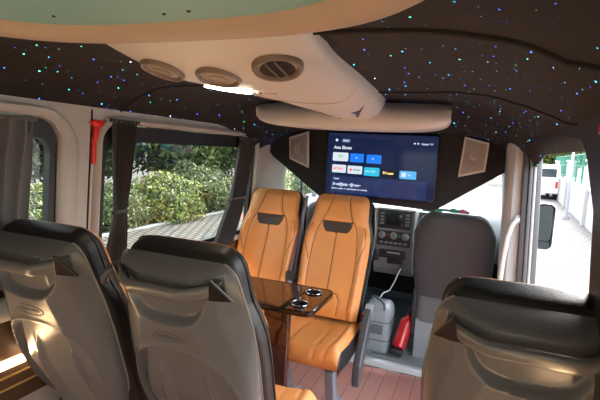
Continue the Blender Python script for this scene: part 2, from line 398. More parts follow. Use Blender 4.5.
# lower left: wooden side ledge with LED light channels
lp = thing('light_channel', 'glowing LED strip in a glossy brown ledge along the left wall', 'light strip', (-.9, 0, .55))
B().box((-.890, 0.35, .60), (.022, 5.4, .14), bev=.004).build('ledge', 'lower_panel', lp)
B().box((-.885, 0.35, .678), (.016, 5.4, .014)).build('light_strip', 'led_warm', lp)
B().box((-.880, 0.35, .640), (.008, 5.4, .007)).build('gold_strip', 'gold', lp)  # painted reflection of the light strip, upper line
B().box((-.880, 0.35, .595), (.008, 5.4, .007)).build('gold_strip', 'gold', lp)  # painted reflection of the light strip, lower line
B().box((-.885, 0.35, .785), (.012, 5.4, .17), bev=.004, rot=Matrix.Rotation(math.atan(.053), 3, 'Y')).build('upper_panel', 'lower_panel', lp)
rp = thing('light_channel', 'LED strip in a brown ledge low on the right wall behind the door', 'light strip', (.9, 0, .55))  # strip out of view, added to throw warm light on the seat backs
B().box((.888, -.6, .60), (.022, 3.6, .14), bev=.004).build('ledge', 'lower_panel', rp)
B().box((.883, -.6, .678), (.016, 3.6, .014)).build('light_strip', 'led_warm', rp)

# B pillars and front bulkhead
def pillar(side, name, m):
    b = B(); s = side
    prof = lambda z: [(s*(.76+.025*(1.4-z)*(1 if s > 0 else .6)), 2.84), (s*(.765+.02*(1.4-z)), 2.74), (s*(.80+.02*(1.4-z)), 2.70), (s*(xw(z)-.02), 2.70), (s*(xw(z)-.02), 2.90), (s*(.80+.02*(1.4-z)), 2.92)]
    P = np.array([[(x, y, z) for (x, y) in prof(z)+[prof(z)[0]]] for z in np.linspace(0.0, 1.60, 9)])
    b.grid(P); return b
struct(pillar(1, 'p', 'w').build('trim_8', 'cab_light'))
# left pillar is broader and set further forward
b = B(); rows = []
for z in np.linspace(0.0, 1.6, 9):
    x = -xw(z)+.018; k = (1.4-z)*.02
    rows.append([(x, 2.93, z), (x+.025, 2.96, z), (-.80-k, 3.12, z), (-.775-k, 3.18, z), (-.79-k, 3.26, z), (x, 3.3, z)])
b.grid(np.array(rows)); struct(b.build('trim_9', 'wall_panel', smooth=True))
# door seal strips on the right
for k, (x, y, w, m) in enumerate(((.868, 2.665, .028, 'seal'), (.892, 2.655, .018, 'door_grey'), (.912, 2.66, .014, 'cab_light'))):
    struct(B().box((x+.01, y+.02, .80), (w, .05, 1.56), bev=.005, rot=Matrix.Rotation(-math.atan(.04), 3, 'Y')).build('trim_%d' % (10+k), m))
# door front edge (sliding door track post outside)
struct(B().box((.955, 2.70, .55), (.03, .06, 2.1), bev=.008, rot=Matrix.Rotation(-math.atan(.045), 3, 'Y')).build('trim_13', 'door_grey'))
g = thing('grab_handle', 'white curved grab handle on the pillar beside the door opening', 'grab handle', (.79, 2.66, .8))
B().tube([(.85, 2.69, 1.195), (.83, 2.655, 1.19), (.812, 2.645, 1.165), (.795, 2.64, 1.10), (.785, 2.64, .98), (.780, 2.64, .84), (.785, 2.645, .70), (.80, 2.66, .64), (.825, 2.70, .62)], .0125, 12).build('bar', 'grab_white', g)
B().cyl((.852, 2.70, 1.195), (.842, 2.672, 1.195), .022).build('mount', 'grab_white', g); B().cyl((.83, 2.71, .62), (.82, 2.688, .62), .022).build('mount', 'grab_white', g)
lt = thing('door_latch', 'small white latch plate low on the pillar beside the door', 'latch', (.84, 2.67, .78))
B().box((.842, 2.672, .80), (.028, .012, .06), bev=.003).build('latch_plate', 'white_paint', lt)
B().box((.842, 2.664, .80), (.012, .008, .03), bev=.002).build('latch_pin', 'chrome', lt)

# ------------------------------------------------------------------ ceiling hatch ring and air duct
hr = thing('roof_hatch', 'large oval roof hatch with cream rim and pale teal panel', 'roof hatch', (0.03, .2, 1.78))
def superel(cx, cy, a, b_, n, p, z): return [(cx+a*math.copysign(abs(math.cos(t))**(2/p), math.cos(t)), cy+b_*math.copysign(abs(math.sin(t))**(2/p), math.sin(t)), z) for t in np.linspace(0, 2*PI, n, endpoint=False)]
cx0, cy0, A, Bb = .03, .17, .585, .672
prof = [(.05, 1.80), (.045, 1.765), (.02, 1.735), (0, 1.722), (-.03, 1.718), (-.055, 1.722), (-.065, 1.732), (-.075, 1.742)]
rows = np.array([superel(cx0, cy0, A+g_, Bb+g_, 96, 3.2, z) for g_, z in prof]); rows = np.concatenate([rows, rows[:, :1]], 1)
B().grid(rows, mf=lambda i, j: 0).build('rim', 'cream_trim', hr, auto=70)
rows = np.array([superel(cx0, cy0, (A-.074)*k, (Bb-.074)*k, 96, 3.2, z) for k, z in ((1, 1.742), (.97, 1.748), (.5, 1.752), (.02, 1.753))]); rows = np.concatenate([rows, rows[:, :1]], 1)
B().grid(rows).build('hatch_panel', 'teal_panel', hr)
for (x, y) in ((-.22, .70), (.03, .735), (.09, .73), (.33, .735), (-.22, -.4), (.33, -.4)):
    B().lathe((x, y, 1.7475), (0, 0, -1), [(.0001, .003), (.003, .003), (.004, 0)], 12).build('screw', 'emblem_dark', hr)

ac = thing('ceiling_duct', 'cream ceiling air duct unit with round vents and reading light strip', 'air duct', (0, 1.5, 1.7))
def ac_half(y):  # half width of the unit along its length
    w = float(np.interp(y, [.8, 1.0, 1.15, 1.3, 1.6, 2.0, 2.42], [.31, .305, .29, .258, .215, .175, .14]))
    if y < .98: w *= max(.02, 1-((.98-y)/.18)**2.6)**.5
    if y > 2.36: w *= max(.02, 1-((y-2.36)/.07)**2.2)**.5
    return w
def ac_c(y): return float(np.interp(y, [1.0, 1.2, 1.6, 2.0], [-.075, -.065, -.022, -.005]))
def ac_z(s, y):
    d = .105*float(smooth01(np.array((y-.76)/.42)))+.004
    d += .010*float(smooth01(np.array((y-1.5)/.8)))
    if y > 2.3: d -= .02*((y-2.3)/.13)**2
    top = zc(0, y)+.004 if y < 2.1 else 1.792
    return top-d*max(0, 1-abs(s)**3.6)**.42
ys_ = np.linspace(.802, 2.428, 90); ss = np.sin(np.linspace(-PI/2, PI/2, 61))
def ac_pt(s, y, o=0): return (ac_c(y)+s*ac_half(y), y, ac_z(s, y)-o)
P = np.array([[ac_pt(s, y) for y in ys_] for s in ss]); B().grid(P).build('housing', 'cream', ac, auto=60)
# joint line between rear module and front cone
Q = []
for t in np.linspace(-.96, .96, 40): y = 1.52+.14*(1-t*t)+.10*t; Q.append(ac_pt(t, y, .0005))
B().tube(Q, .0022, 6).build('joint', 'cream_trim', ac)
def ac_frame(x, y):
    s = (x-ac_c(y))/ac_half(y); p = Vector(ac_pt(s, y)); e = .004
    px = Vector(ac_pt((x+e-ac_c(y))/ac_half(y), y))-p; py = Vector(ac_pt((x-ac_c(y+e))/ac_half(y+e), y+e))-p
    n = px.cross(py).normalized()
    if n.z > 0: n = -n
    return p, n
def vent(x, y, r, opened):
    p, n = ac_frame(x, y)
    v = B().lathe(p, n, [(r*1.18, -.012), (r*1.16, .004), (r*1.08, .010), (r, .009), (r*.93, .0), (r*.9, -.004)], 40).build('vent', 'vent_ring', ac)
    a = n.cross(Vector((0, 1, 0))).normalized(); bb = n.cross(a)
    if opened:
        B().lathe(p, n, [(r*.80, .0045), (.0001, .0045)], 40).build('throat', 'vent_dark', v)
        m = B()
        for q in (-.22, .22):
            c = p+a*(q*r)+n*.006; h_ = r*.82*math.sqrt(1-q*q)
            m.prism([c+bb*h_-a*.0012, c+bb*h_+a*.0012, c-bb*h_+a*.0012, c-bb*h_-a*.0012], n*.006)
        m.build('louvre', 'vent_ring', v)
    else:
        B().lathe(p, n, [(r*.92, -.002), (r*.86, .003), (r*.5, .006), (.0001, .007)], 40).build('flap', 'vent_flap', v)
        B().lathe(p, n, [(r*.50, .0065), (r*.46, .0085), (r*.42, .007)], 40).build('flap_ring', 'vent_ring', v)
vent(-.243, 1.075, .055, False); vent(-.083, 1.115, .056, False); vent(.115, 1.08, .058, True)
# reading light strip and its switch
def slab_on_ac(x0, y0, x1, y1, w, th, name, m, par=ac, n=12):
    b = B(); L = []
    d = Vector((x1-x0, y1-y0, 0)).normalized(); s = Vector((-d.y, d.x, 0))*w/2
    rows = []
    for t in np.linspace(0, 1, n):
        x = x0*(1-t)+x1*t; y = y0*(1-t)+y1*t; row = []
        for k in (-1, -.98, .98, 1):
            pp, nn = ac_frame(x+s.x*k, y+s.y*k); row.append(tuple(pp+nn*(th if abs(k) < .99 else -.001)))
        rows.append(row)
    return b.grid(np.array(rows)).build(name, m, par, smooth=False)
slab_on_ac(-.225, 1.26, -.10, 1.345, .040, .008, 'reading_light', 'led_white')
p, n_ = ac_frame(-.085, 1.372); B().lathe(p, n_, [(.012, -.002), (.011, .004), (.007, .006), (.0001, .006)], 20).build('switch', 'vent_ring', ac)
slab_on_ac(-.072, 1.375, -.03, 1.40, .010, .002, 'switch_cover', 'cream_trim')
slab_on_ac(-.115, 2.06, -.085, 2.17, .014, .002, 'slot', 'emblem_dark')
p, n_ = ac_frame(-.06, 2.22); B().lathe(p, n_, [(.009, -.002), (.008, .004), (.0001, .005)], 20).build('switch', 'vent_ring', ac)
# winged badge
def badge():
    b = B(); c = np.array((.115, 2.02)); d = np.array((.40, -.9)); d = d/np.linalg.norm(d); s = np.array((-d[1], d[0]))*-1
    def pt(u, v): x, y = c+d*u*1.35+s*v; pp, nn = ac_frame(x, y); return pp+nn*.0025
    sh = [[(-.11, .000), (.115, .012), (.06, .022), (.0, .020), (-.10, .014)], [(-.085, .014), (.0, .020), (.0, .032), (-.06, .026)], [(.0, .020), (.075, .022), (.05, .032), (.0, .034)],
          [(-.035, .028), (.03, .032), (.02, .044), (-.015, .044)], [(-.012, .04), (.014, .044), (.002, .058)]]
    for q in sh: P = [pt(*k) for k in q]; b.prism(P, (0, 0, .004))
    return b
badge().build('winged_badge', 'emblem_dark', ac, smooth=False)

wg = thing('overhead_fascia', 'cream curved fascia hanging from the ceiling above the television', 'fascia', (0, 2.5, 1.68))
rows = []
for t in np.linspace(-1, 1, 61):
    x = -.065+.535*t; e = max(0, 1-abs(t)**6)**.5; yb = 2.34-.06*(1-t*t)*1.0; 
    z1 = 1.752-.0*t; z0 = 1.638-.012*(1-t*t)
    h_ = (z1-z0); rows.append([(x, yb+.10, z1+.02), (x, yb+.02*e, z1-.02), (x, yb-.01*e+.01, z0+h_*.45), (x, yb+.01, z0+h_*(.12+.3*(1-e))), (x, yb+.03, z0+h_*.4*(1-e)), (x, yb+.06, z0-.002+h_*.4*(1-e)), (x, yb+.30*e+.06, z0+.004+h_*.4*(1-e)), (x, yb+.33*e+.06, z0+.02+h_*.4*(1-e)), (x, yb+.34*e+.06, z1+.02)])
rows = np.array(rows)
B().grid(rows).build('fascia_shell', 'cream', wg, auto=60)

# ------------------------------------------------------------------ television bulkhead
tb = thing('screen_bulkhead', 'black bulkhead panel behind the television spanning the front of the cabin', 'bulkhead', (0, 3.0, 1.2))
TY = 3.02
out = [(-.84, 1.50), (-.80, 1.45), (-.42, 1.185), (.37, 1.155), (.78, 1.44), (.84, 1.50), (.84, 1.63), (.6, 1.70), (-.6, 1.70), (-.84, 1.63)]
B().prism([(x, TY, z) for x, z in out], (0, .05, 0)).build('panel', 'black_fabric', tb, smooth=False)
# TV
tv = thing('television', 'flat television switched on with an app menu on a dark blue screen', 'television', (0.005, TY-.03, 1.2))
x0, x1, z0, z1 = -.362, .368, 1.215, 1.632
B().box(((x0+x1)/2, TY-.022, (z0+z1)/2), (x1-x0+.012, .036, z1-z0+.014), bev=.004).build('bezel', 'black_gloss', tv)
sy = TY-.041
B().box(((x0+x1)/2, sy, (z0+z1)/2), (x1-x0, .002, z1-z0)).build('screen', 'scr_navy', tv, smooth=False)
TX = Matrix.Rotation(PI/2, 3, 'X')
def px2(u, v): return (x0+(x1-x0)*u, z0+(z1-z0)*(1-v))   # u right, v down, 0..1
def tile(u0, v0, u1, v1, m, name='tile', r=.006, dy=.0016, par=tv):
    a, b_ = px2(u0, v1); c, d = px2(u1, v0)
    return B().prism([(y, sy-.001, z) for y, z in rrect(a, c, b_, d, r, 3)], (0, -dy, 0)).build(name, m, par, smooth=False)
def ttext(t, u, v, size, m, par=tv, sx=1, align='LEFT', lift=.003):
    x, z = px2(u, v); return text(t, size, Vector((x, sy-lift, z)), TX, m, par, 'lettering', font_scale=(sx, 1), align=align)
tile(.055, .70, .93, .985, 'scr_band', 'banner', .004, .001)
tile(.135, .09, .215, .15, 'scr_pill', 'menu_button', .008)
ttext('Ana Ekran', .062, .235, .030, 'scr_white'); ttext('Menü', .15, .12, .016, 'scr_text')
a = px2(.085, .115); B().lathe((a[0], sy-.001, a[1]), (0, -1, 0), [(.009, 0), (.009, .0015), (.0001, .0015)], 20).build('menu_dot', 'scr_text', tv)
rowA = [(.055, .205, 'scr_white'), (.222, .352, 'scr_blue'), (.378, .515, 'scr_blue')]
for k, (u0, u1, m) in enumerate(rowA):
    t_ = tile(u0, .315+.005*k, u1, .455+.005*k, m)
    if k == 0: ttext('TV', .105, .385, .030, 'scr_green', t_); 
    if k == 1: ttext('<', .275, .39, .022, 'scr_text', t_)
    if k == 2: ttext('=', .43, .395, .022, 'scr_text', t_)
t_ = tile(.055, .515, .19, .645, 'scr_white'); ttext('NETFLIX', .064, .58, .019, 'scr_red', t_)
t_ = tile(.205, .52, .345, .65, 'scr_white'); a = px2(.237, .585); B().lathe((a[0], sy-.0026, a[1]), (0, -1, 0), [(.0085, 0), (.0085, .0012), (.0001, .0012)], 16).build('play_dot', 'scr_red', t_); ttext('YouTube', .258, .585, .014, 'scr_dark', t_)
t_ = tile(.362, .53, .505, .665, 'scr_cyan'); ttext('prime video', .375, .592, .0145, 'scr_text', t_)
t_ = tile(.522, .54, .668, .67, 'scr_dark'); ttext('TV now', .535, .605, .022, 'scr_yellow', t_)
t_ = tile(.688, .55, .835, .675, 'scr_sky'); tile(.705, .575, .745, .645, 'scr_white', 'icon', .002, .003, t_)
ttext('Play', .76, .612, .014, 'scr_white', t_)
ttext('Tavsiye', .075, .745, .014, 'scr_text'); ttext('Sevdiğiniz eğlence', .07, .835, .026, 'scr_text')
ttext('Filmler, diziler ve daha fazlası tek ekranda', .06, .905, .013, 'scr_text', sx=1.15)
ttext('Google TV', .86, .125, .016, 'scr_text'); 
for u in (.80, .83): a = px2(u, .12); B().lathe((a[0], sy-.001, a[1]), (0, -1, 0), [(.006, 0), (.006, .0015), (.0001, .0015)], 14).build('menu_dot', 'scr_text', tv)
B().box((.0, TY-.035, z0-.012), (.03, .012, .01), bev=.002).build('sensor', 'black_gloss', tv)
# speakers on the angled ends
def speaker(q, label):
    c = Vector((sum(p[0] for p in q)/4, TY-.02, sum(p[1] for p in q)/4))
    o = thing('wall_speaker', label, 'speaker', c, 0, 'speakers beside the television')
    s = 1 if c.x > 0 else -1
    def P(x, z, y): return (x, TY-.004-y-abs(x-q[0][0])*0.25, z)
    P3 = [P(x, z, .0) for x, z in q]
    B().prism(P3, (0, -.018, 0)).build('frame', 'cream', o, smooth=False, bevel=.003)
    cc = Vector((c.x, 0, c.z)); qi = [(c.x+(x-c.x)*.84, c.z+(z-c.z)*.86) for x, z in q]
    B().prism([(x, P(x, z, .019)[1], z) for x, z in qi], (0, -.003, 0)).build('grille', 'speaker_mesh', o, smooth=False)
    B().lathe((c.x, P(c.x, 0, .0225)[1], c.z), (0, -1, 0), [(.038, -.002), (.035, .003), (.030, .001), (.012, .003), (.0001, .006)], 28).build('cone', 'speaker_mesh', o)
speaker([(-.655, 1.435), (-.49, 1.38), (-.505, 1.635), (-.665, 1.59)], 'cream framed loudspeaker on the black panel left of the television')
speaker([(.50, 1.385), (.655, 1.43), (.665, 1.605), (.52, 1.64)], 'cream framed loudspeaker on the black panel right of the television')

# ------------------------------------------------------------------ curtains
def curtain(name, label, yt0, yt1, ymid0, ymid1, zmid, yb0, yb1, zt, zb, m, nf, amp, off=.045, tie=True):
    o = thing(name, label, 'curtain', (-xw(zb)+off, yb0, zb), 0, 'curtains on the left windows')
    nu, nv = nf*10, 40; rows = []
    for i in range(nu+1):
        u = i/nu; row = []
        for j in range(nv+1):
            z = zb+(zt-zb)*j/nv
            if z > zmid: t = (z-zmid)/(zt-zmid); t = t**.8; a = ymid0*(1-t)+yt0*t; b_ = ymid1*(1-t)+yt1*t
            else: t = (zmid-z)/max(1e-3, zmid-zb); a = ymid0*(1-t)+yb0*t; b_ = ymid1*(1-t)+yb1*t
            y = a+(b_-a)*u; ph = 2*PI*nf*u+.6*math.sin(5*z+u*9)
            x = -xw(z)+off+amp*math.sin(ph)+.003*math.sin(17*z+40*u)
            row.append((x, y+.004*math.cos(ph), z))
        rows.append(row)
    B().grid(np.array(rows)).build('cloth', m, o, auto=180)
    B().tube([(-xw(zt)+off, yt0-.01, zt-.002), (-xw(zt)+off, yt1+.01, zt-.002)], .008, 8).build('gather_band', m, o)
    if tie:
        xx = -xw(zmid)+off; yy = (ymid0+ymid1)/2; w = (ymid1-ymid0)/2+.008
        B().tube([(xx+(amp+.006)*math.sin(t), yy+w*math.cos(t), zmid+.006*math.sin(t)) for t in np.linspace(0, 2*PI, 25)], .006, 6, cap=False, flat=1.6).build('tie', 'curtain_dark', o)
    return o
curtain('window_curtain', 'grey pleated curtain drawn over most of the rear left window', -.50, 1.14, -.5, 1.125, 1.2, -.5, 1.11, 1.562, .90, 'curtain', 30, .009, off=.024, tie=False)
curtain('window_curtain', 'dark curtain tied back at the rear end of the large left window', 1.485, 1.635, 1.525, 1.59, 1.185, 1.46, 1.60, 1.585, .90, 'curtain_dark', 7, .014)
curtain('window_curtain', 'dark curtain bunched at the front end of the large left window', 2.58, 2.79, 2.50, 2.70, 1.16, 2.34, 2.59, 1.560, .86, 'curtain_dark', 8, .014)
rl = struct(B().tube([(-xw(1.585)+.03, 1.46, 1.588), (-xw(1.585)+.03, 2.88, 1.572)], .006, 8).build('trim_14', 'cab_light'))
struct(B().tube([(-xw(1.575)+.03, -.5, 1.590), (-xw(1.575)+.03, 1.17, 1.580), (-xw(1.57)+.028, 1.22, 1.555), (-xw(1.55)+.028, 1.245, 1.52)], .005, 8).build('trim_15', 'cab_light'))

hm = thing('emergency_hammer', 'red plastic emergency hammer on the pillar between the left windows', 'hammer', (-.85, 1.455, 1.42))
b = B(); b.box((-.852, 1.428, 1.565), (.022, .062, .030), bev=.008); b.cyl((-.852, 1.40, 1.567), (-.852, 1.385, 1.565), .009, 12, r2=.002); b.build('hammer_head', 'red_plastic', hm)
b = B(); b.box((-.853, 1.422, 1.525), (.020, .030, .07), bev=.006).box((-.858, 1.413, 1.455), (.020, .024, .11), bev=.006); b.build('handle', 'red_plastic', hm)
B().box((-.866, 1.42, 1.50), (.012, .03, .10), bev=.003).build('bracket', 'cab_black', hm)

# ------------------------------------------------------------------ seats
REC = math.radians(20); HG = Vector((0, -.20, .47)); HB = .79
UPV = Vector((0, -math.sin(REC), math.cos(REC))); NV = Vector((0, math.cos(REC), math.sin(REC)))
def bp(x, v, off): p = HG+UPV*v+NV*off; return (x, p.y, p.z)
def Wb(v):   # half width of the backrest at height v
    pts = [(0, .212), (.2, .222), (.40, .230), (.50, .228), (.56, .216), (.62, .196), (.70, .190), (.76, .188), (.79, .187)]
    return float(np.interp(v, [p[0] for p in pts], [p[1] for p in pts]))
def mirror_lines(L):
    out = []
    for l_ in L: out.append(l_); out.append([(-x, v) for x, v in l_])
    return out
SEAMS = mirror_lines([[(.055, .775), (.062, .72), (.078, .66), (.098, .602)], [(.105, .598), (.128, .55), (.142, .48), (.150, .36), (.150, .22), (.140, .03)],
                      [(.17, .575), (.188, .53), (.196, .46), (.178, .40), (.160, .34)]])
SEAMS += [[(0, .52), (0, .36), (0, .16)], [(-.075, .02), (-.08, .11), (-.06, .145), (.06, .145), (.08, .11), (.075, .02)]]
def dist_lines(X, V, lines):
    D = np.full(X.shape, 9.0)
    for l_ in lines:
        for (a, b) in zip(l_[:-1], l_[1:]):
            ax, av = a; dx, dv = b[0]-ax, b[1]-av; L = dx*dx+dv*dv
            t = np.clip(((X-ax)*dx+(V-av)*dv)/L, 0, 1); D = np.minimum(D, np.hypot(X-ax-t*dx, V-av-t*dv))
    return D
def front_off(X, V):
    S_ = X/np.array([Wb(v) for v in V.ravel()]).reshape(V.shape); a = np.abs(S_)
    tv_ = np.clip(V/HB, 0, 1)
    base = .060*np.clip(1-a**5, 0, 1)**.5*np.clip(1-tv_**14, 0, 1)**.5*(1-.25*np.clip(1-V/.05, 0, 1))
    base = base+.032*np.exp(-((a-.82)/.12)**2)*smooth01((.60-V)/.12)*np.clip(1-a**8, 0, 1)
    base = base+.018*smooth01((V-.57)/.05)*smooth01((HB-.01-V)/.06)*np.clip(1-a**4, 0, 1)
    base = base+.010*np.exp(-((V-.20)/.12)**2)*np.clip(1-(a/.6)**2, 0, 1)
    return base+.03
def make_backrest(front_mat, par):
    nu, nv = 73, 121
    s = np.sin(np.linspace(-PI/2, PI/2, nu)); v = HB*(1-(1-np.linspace(0, 1, nv))**1.25)
    Sg, V = np.meshgrid(s, v, indexing='ij')
    # rounded upper corners
    tv_ = np.clip((V-(HB-.085))/.085, 0, 1); Wm = np.array([Wb(k) for k in v])[None, :]*(1-.30*(1-np.sqrt(np.clip(1-tv_**2.6, 0, 1))))
    X = Sg*Wm
    off = front_off(Sg*np.array([Wb(k) for k in v])[None, :], V); g = dist_lines(X, V, SEAMS); off = off-.0065*np.exp(-(g/.0055)**2)*np.clip(1-np.abs(Sg)**6, 0, 1)
    back = -.050*np.clip(1-np.abs(Sg)**6, 0, 1)**.5*np.clip(1-(V/HB)**20, 0, 1)**.5
    F = np.zeros((nu, nv, 3)); K = np.zeros((nu, nv, 3))
    for i in range(nu):
        for j in range(nv): F[i, j] = bp(X[i, j], V[i, j], off[i, j]); K[i, j] = bp(X[i, j], V[i, j], back[i, j])
    b = B(); b.grid(F, mf=lambda i, j: 1 if (abs(s[i]+s[i+1])/2 > .955 or v[j] > HB-.004) else 0); b.grid(K, mi=1, flip=True)
    for e_ in (0, nu-1): b.grid(np.array([F[e_], K[e_]]), mi=1)
    b.grid(np.array([F[:, -1], K[:, -1]]), mi=1); b.grid(np.array([F[:, 0], K[:, 0]]), mi=1)
    o = b.build('backrest', [front_mat, 'dark_leather'], par, world=False, auto=180)
    # stitching along the seams, dark insert under the headrest
    st = B()
    def offat(x, vv):
        return float(front_off(np.array([[x]]), np.array([[vv]]))[0, 0])
    for l_ in SEAMS:
        Q = []
        for (a, c) in zip(l_[:-1], l_[1:]):
            for t in np.linspace(0, 1, 5, endpoint=False): x = a[0]*(1-t)+c[0]*t; vv = a[1]*(1-t)+c[1]*t; Q.append(bp(x, vv, offat(x, vv)-.0045))
        Q.append(bp(l_[-1][0], l_[-1][1], offat(*l_[-1])-.0045)); st.tube(Q, .0021, 5)
    st.build('stitching', 'stitch', o, world=False)
    rows = []
    for t in np.linspace(0, 1, 9):
        vv = .604-.085*t; w = .105-.040*t**3
        rows.append([bp(w*k, vv-.012*(1-k*k)*(1-t)*.4, offat(w*k, vv)+.003-(.008 if abs(k) > .99 or t in (0., 1.) else 0)) for k in np.linspace(-1, 1, 21)])
    B().grid(np.array(rows)).build('headrest_insert', 'insert', o, world=False)
    # piping around the side
    for sgn in (-1, 1):
        Q = [bp(sgn*(Wb(v_)*(1-.30*(1-math.sqrt(max(0, 1-max(0, (v_-(HB-.085))/.085)**2.6)))))+sgn*.001, v_, .030) for v_ in list(np.linspace(.02, .70, 16))+list(np.linspace(.715, HB-.006, 10))]
        B().tube(Q, .0035, 6).build('piping', 'rubber', o, world=False)
    return o
SV0, SV1 = -.05, .776
def shell_w(v): return np.interp(v, [-.05, .1, .25, .45, .57, .66, .776], [.150, .185, .214, .224, .221, .208, .190])
def shell_off(X, V, S_=None):
    X = np.asarray(X, float); V = np.asarray(V, float); ax = np.abs(X)
    a = np.abs(S_) if S_ is not None else np.clip(ax/shell_w(V), 0, 1)
    edge = np.clip(1-a**10, 0, 1)**.5*np.clip(1-np.clip((V-SV0)/(SV1-SV0), 0, 1)**34, 0, 1)**.5
    D = .094 - .055*np.clip(.30-V, 0, 1)/.35
    cr = .085+.24*np.clip(.63-V, 0, 1)
    D = D-.48*np.clip(ax-cr, 0, 1)-.40*np.clip(ax-cr-.07, 0, 1)
    D = D-.30*np.clip(V-.752, 0, 1)
    # channel behind the grab bar and the scoop under it
    D = D-.020*smooth01((.178-ax)/.02)*smooth01((V-.695)/.012)*smooth01((.757-V)/.010)
    e = ((ax/.135)**2.6+(np.clip(.72-V, 0, 1)/.115)**2.6)**(1/2.6)
    D = D-.030*np.where(V < .72, smooth01((1-e)/.16), 0)
    # arched pocket covering the lower half
    ar = (ax/(.205-.12*np.clip(.30-V, 0, 1)))**3.4+np.clip((V+.05)/.560, 0, 2)**3.4
    D = D-.032*smooth01((1-ar)/.04)+.004*np.exp(-((ar-1.05)/.05)**2)
    for sg in (-1, 1):
        xc = sg*(.120-.10*V); w = .012+.05*np.clip((.44-V)/.44, 0, 1)
        D = D+.016*np.clip(1-np.abs(X-xc)/w, 0, 1)**1.3*smooth01((.44-V)/.10)
    return -.030-D*edge
def make_shell(par):
    nu, nv = 131, 171
    s = np.sin(np.linspace(-PI/2, PI/2, nu)); v = SV0+(SV1-SV0)*(1-(1-np.linspace(0, 1, nv))**1.15)
    Sg, V = np.meshgrid(s, v, indexing='ij')
    tv_ = np.clip((V-(SV1-.06))/.06, 0, 1); X = Sg*shell_w(v)[None, :]*(1-.20*(1-np.sqrt(np.clip(1-tv_**2.2, 0, 1))))
    off = shell_off(X, V, Sg); P = np.zeros((nu, nv, 3))
    for i in range(nu):
        for j in range(nv): P[i, j] = bp(X[i, j], V[i, j], off[i, j])
    o = B().grid(P).build('back_shell', 'shell', par, world=False, auto=35)
    o['label'] = 'grey moulded plastic back shell'
    for i in (0, nu-1):
        B().tube([tuple(P[i, j]) for j in list(range(0, nv-30, 8))+list(range(nv-30, nv-1, 2))], .0032, 6).build('shell_rim', 'piping', o, world=False)  # lighter tube imitates the highlight along the shell edge
    so = lambda x, v: float(shell_off(x, v))
    hb = B(); Q = []; xs_ = np.linspace(-.168, .168, 21)
    rows = []
    for x in xs_:
        vc = .727; oc = -.130+.50*max(0, abs(x)-.085)+.02*abs(x/.17)**8; r = []
        for t in np.linspace(0, 2*PI, 15): r.append(bp(x, vc+.0195*math.cos(t), oc+.013*math.sin(t)))
        rows.append(r)
    hb.grid(np.array(rows)); g_ = hb.build('grab_bar', 'handle_grey', par, world=False, auto=180)
    for sg in (-1, 1):
        q = [(sg*.158, .774), (sg*.203, .690), (sg*.143, .702)]
        B().prism([bp(x, v_, -.094+.026*(abs(x) > .19)) for x, v_ in q], tuple(NV*(-.010))).build('bar_end', 'handle_black', g_, smooth=False, bevel=.004, world=False)
    em = B(); em.tube([bp(.058*math.cos(t), .562+.018*math.sin(t), so(.058*math.cos(t), .562+.018*math.sin(t))-.0005) for t in np.linspace(0, 2*PI, 41)], .0013, 6, cap=False)
    for k in range(9):
        x = -.036+.009*k; em.box(bp(x, .562, so(x, .562)-.0008), (.0045, .002, .008 if k % 3 else .011), rot=Matrix.Rotation(REC, 3, 'X'))
    em.build('oval_emblem', 'shell_dark', o, world=False)
    return o
def make_cushion(front_mat, par):
    nu, nv = 61, 71; L0, L1 = -.21, .255
    s = np.sin(np.linspace(-PI/2, PI/2, nu)); t = np.linspace(0, 1, nv)
    lines = mirror_lines([[(.06, -.14), (.075, 0), (.085, .12), (.075, .24), (.07, .32)], [(.155, -.16), (.165, 0), (.16, .14), (.145, .24), (.13, .32)]])+[[(-.06, -.08), (0, -.10), (.06, -.08)]]
    rows = []; und = []
    for i in range(nu):
        r = []; q = []
        for j in range(nv):
            arc = L0+(L1+.10-L0)*t[j]         # length along the cushion then down its nose
            if arc < L1-.05: y, zz, ny = arc, 0, 0
            else:
                th = min(1, (arc-(L1-.05))/.15)*PI/2*1.05; y = L1-.05+.05*math.sin(th)-.02*max(0, th-1.3); zz = -.075*(1-math.cos(th))
            x = s[i]*(.232-.012*(y > .1)*(y-.1)/.15)
            a = abs(s[i]); ed = max(0, 1-a**6)**.5
            z = .425+.055*ed+zz*1.25+.014*math.exp(-((a-.82)/.12)**2)-.010*max(0, 1-(a/.6)**2)
            gd = float(dist_lines(np.array([[x]]), np.array([[arc]]), lines)[0, 0]); z -= .006*math.exp(-(gd/.006)**2)*(a < .95); 
            if zz < -.02: y -= .005*math.exp(-(gd/.006)**2)
            r.append((x, y, z)); q.append((x*.98, min(y, L1-.03)*.97, .345))
        rows.append(r); und.append(q)
    F = np.array(rows); U = np.array(und); b = B()
    b.grid(F, mf=lambda i, j: 1 if abs(s[i]+s[i+1])/2 > .965 else 0)
    b.grid(U, mi=1, flip=True)
    for i in (0, nu-1): b.grid(np.array([F[i], U[i]]), mi=1)
    b.grid(np.array([F[:, -1], U[:, -1]]), mi=0); b.grid(np.array([F[:, 0], U[:, 0]]), mi=1)
    o = b.build('seat_cushion', [front_mat, 'dark_leather'], par, world=False, auto=60)
    return o
def make_seat():
    r = thing('coach_seat', 'x', 'seat')
    make_backrest('orange_leather', r); make_shell(r); make_cushion('orange_leather', r)
    B().box((0, -.06, .335), (.38, .28, .04), bev=.01).build('seat_frame', 'arm_dark', r, world=False)
    for sx in (-.14, .14):
        b = B(); b.prism([(sx-.025, .10, .30), (sx-.025, .16, .30), (sx-.025, .08, .0), (sx-.025, -.10, .0), (sx-.025, -.10, .03), (sx-.025, .0, .04)], (.05, 0, 0)); b.build('leg', 'leg_grey', r, world=False, smooth=False, bevel=.006)
    b = B(); b.box((0, 0, .01), (.40, .05, .02), bev=.004).build('floor_rail', 'steel_grey', r, world=False)
    return r
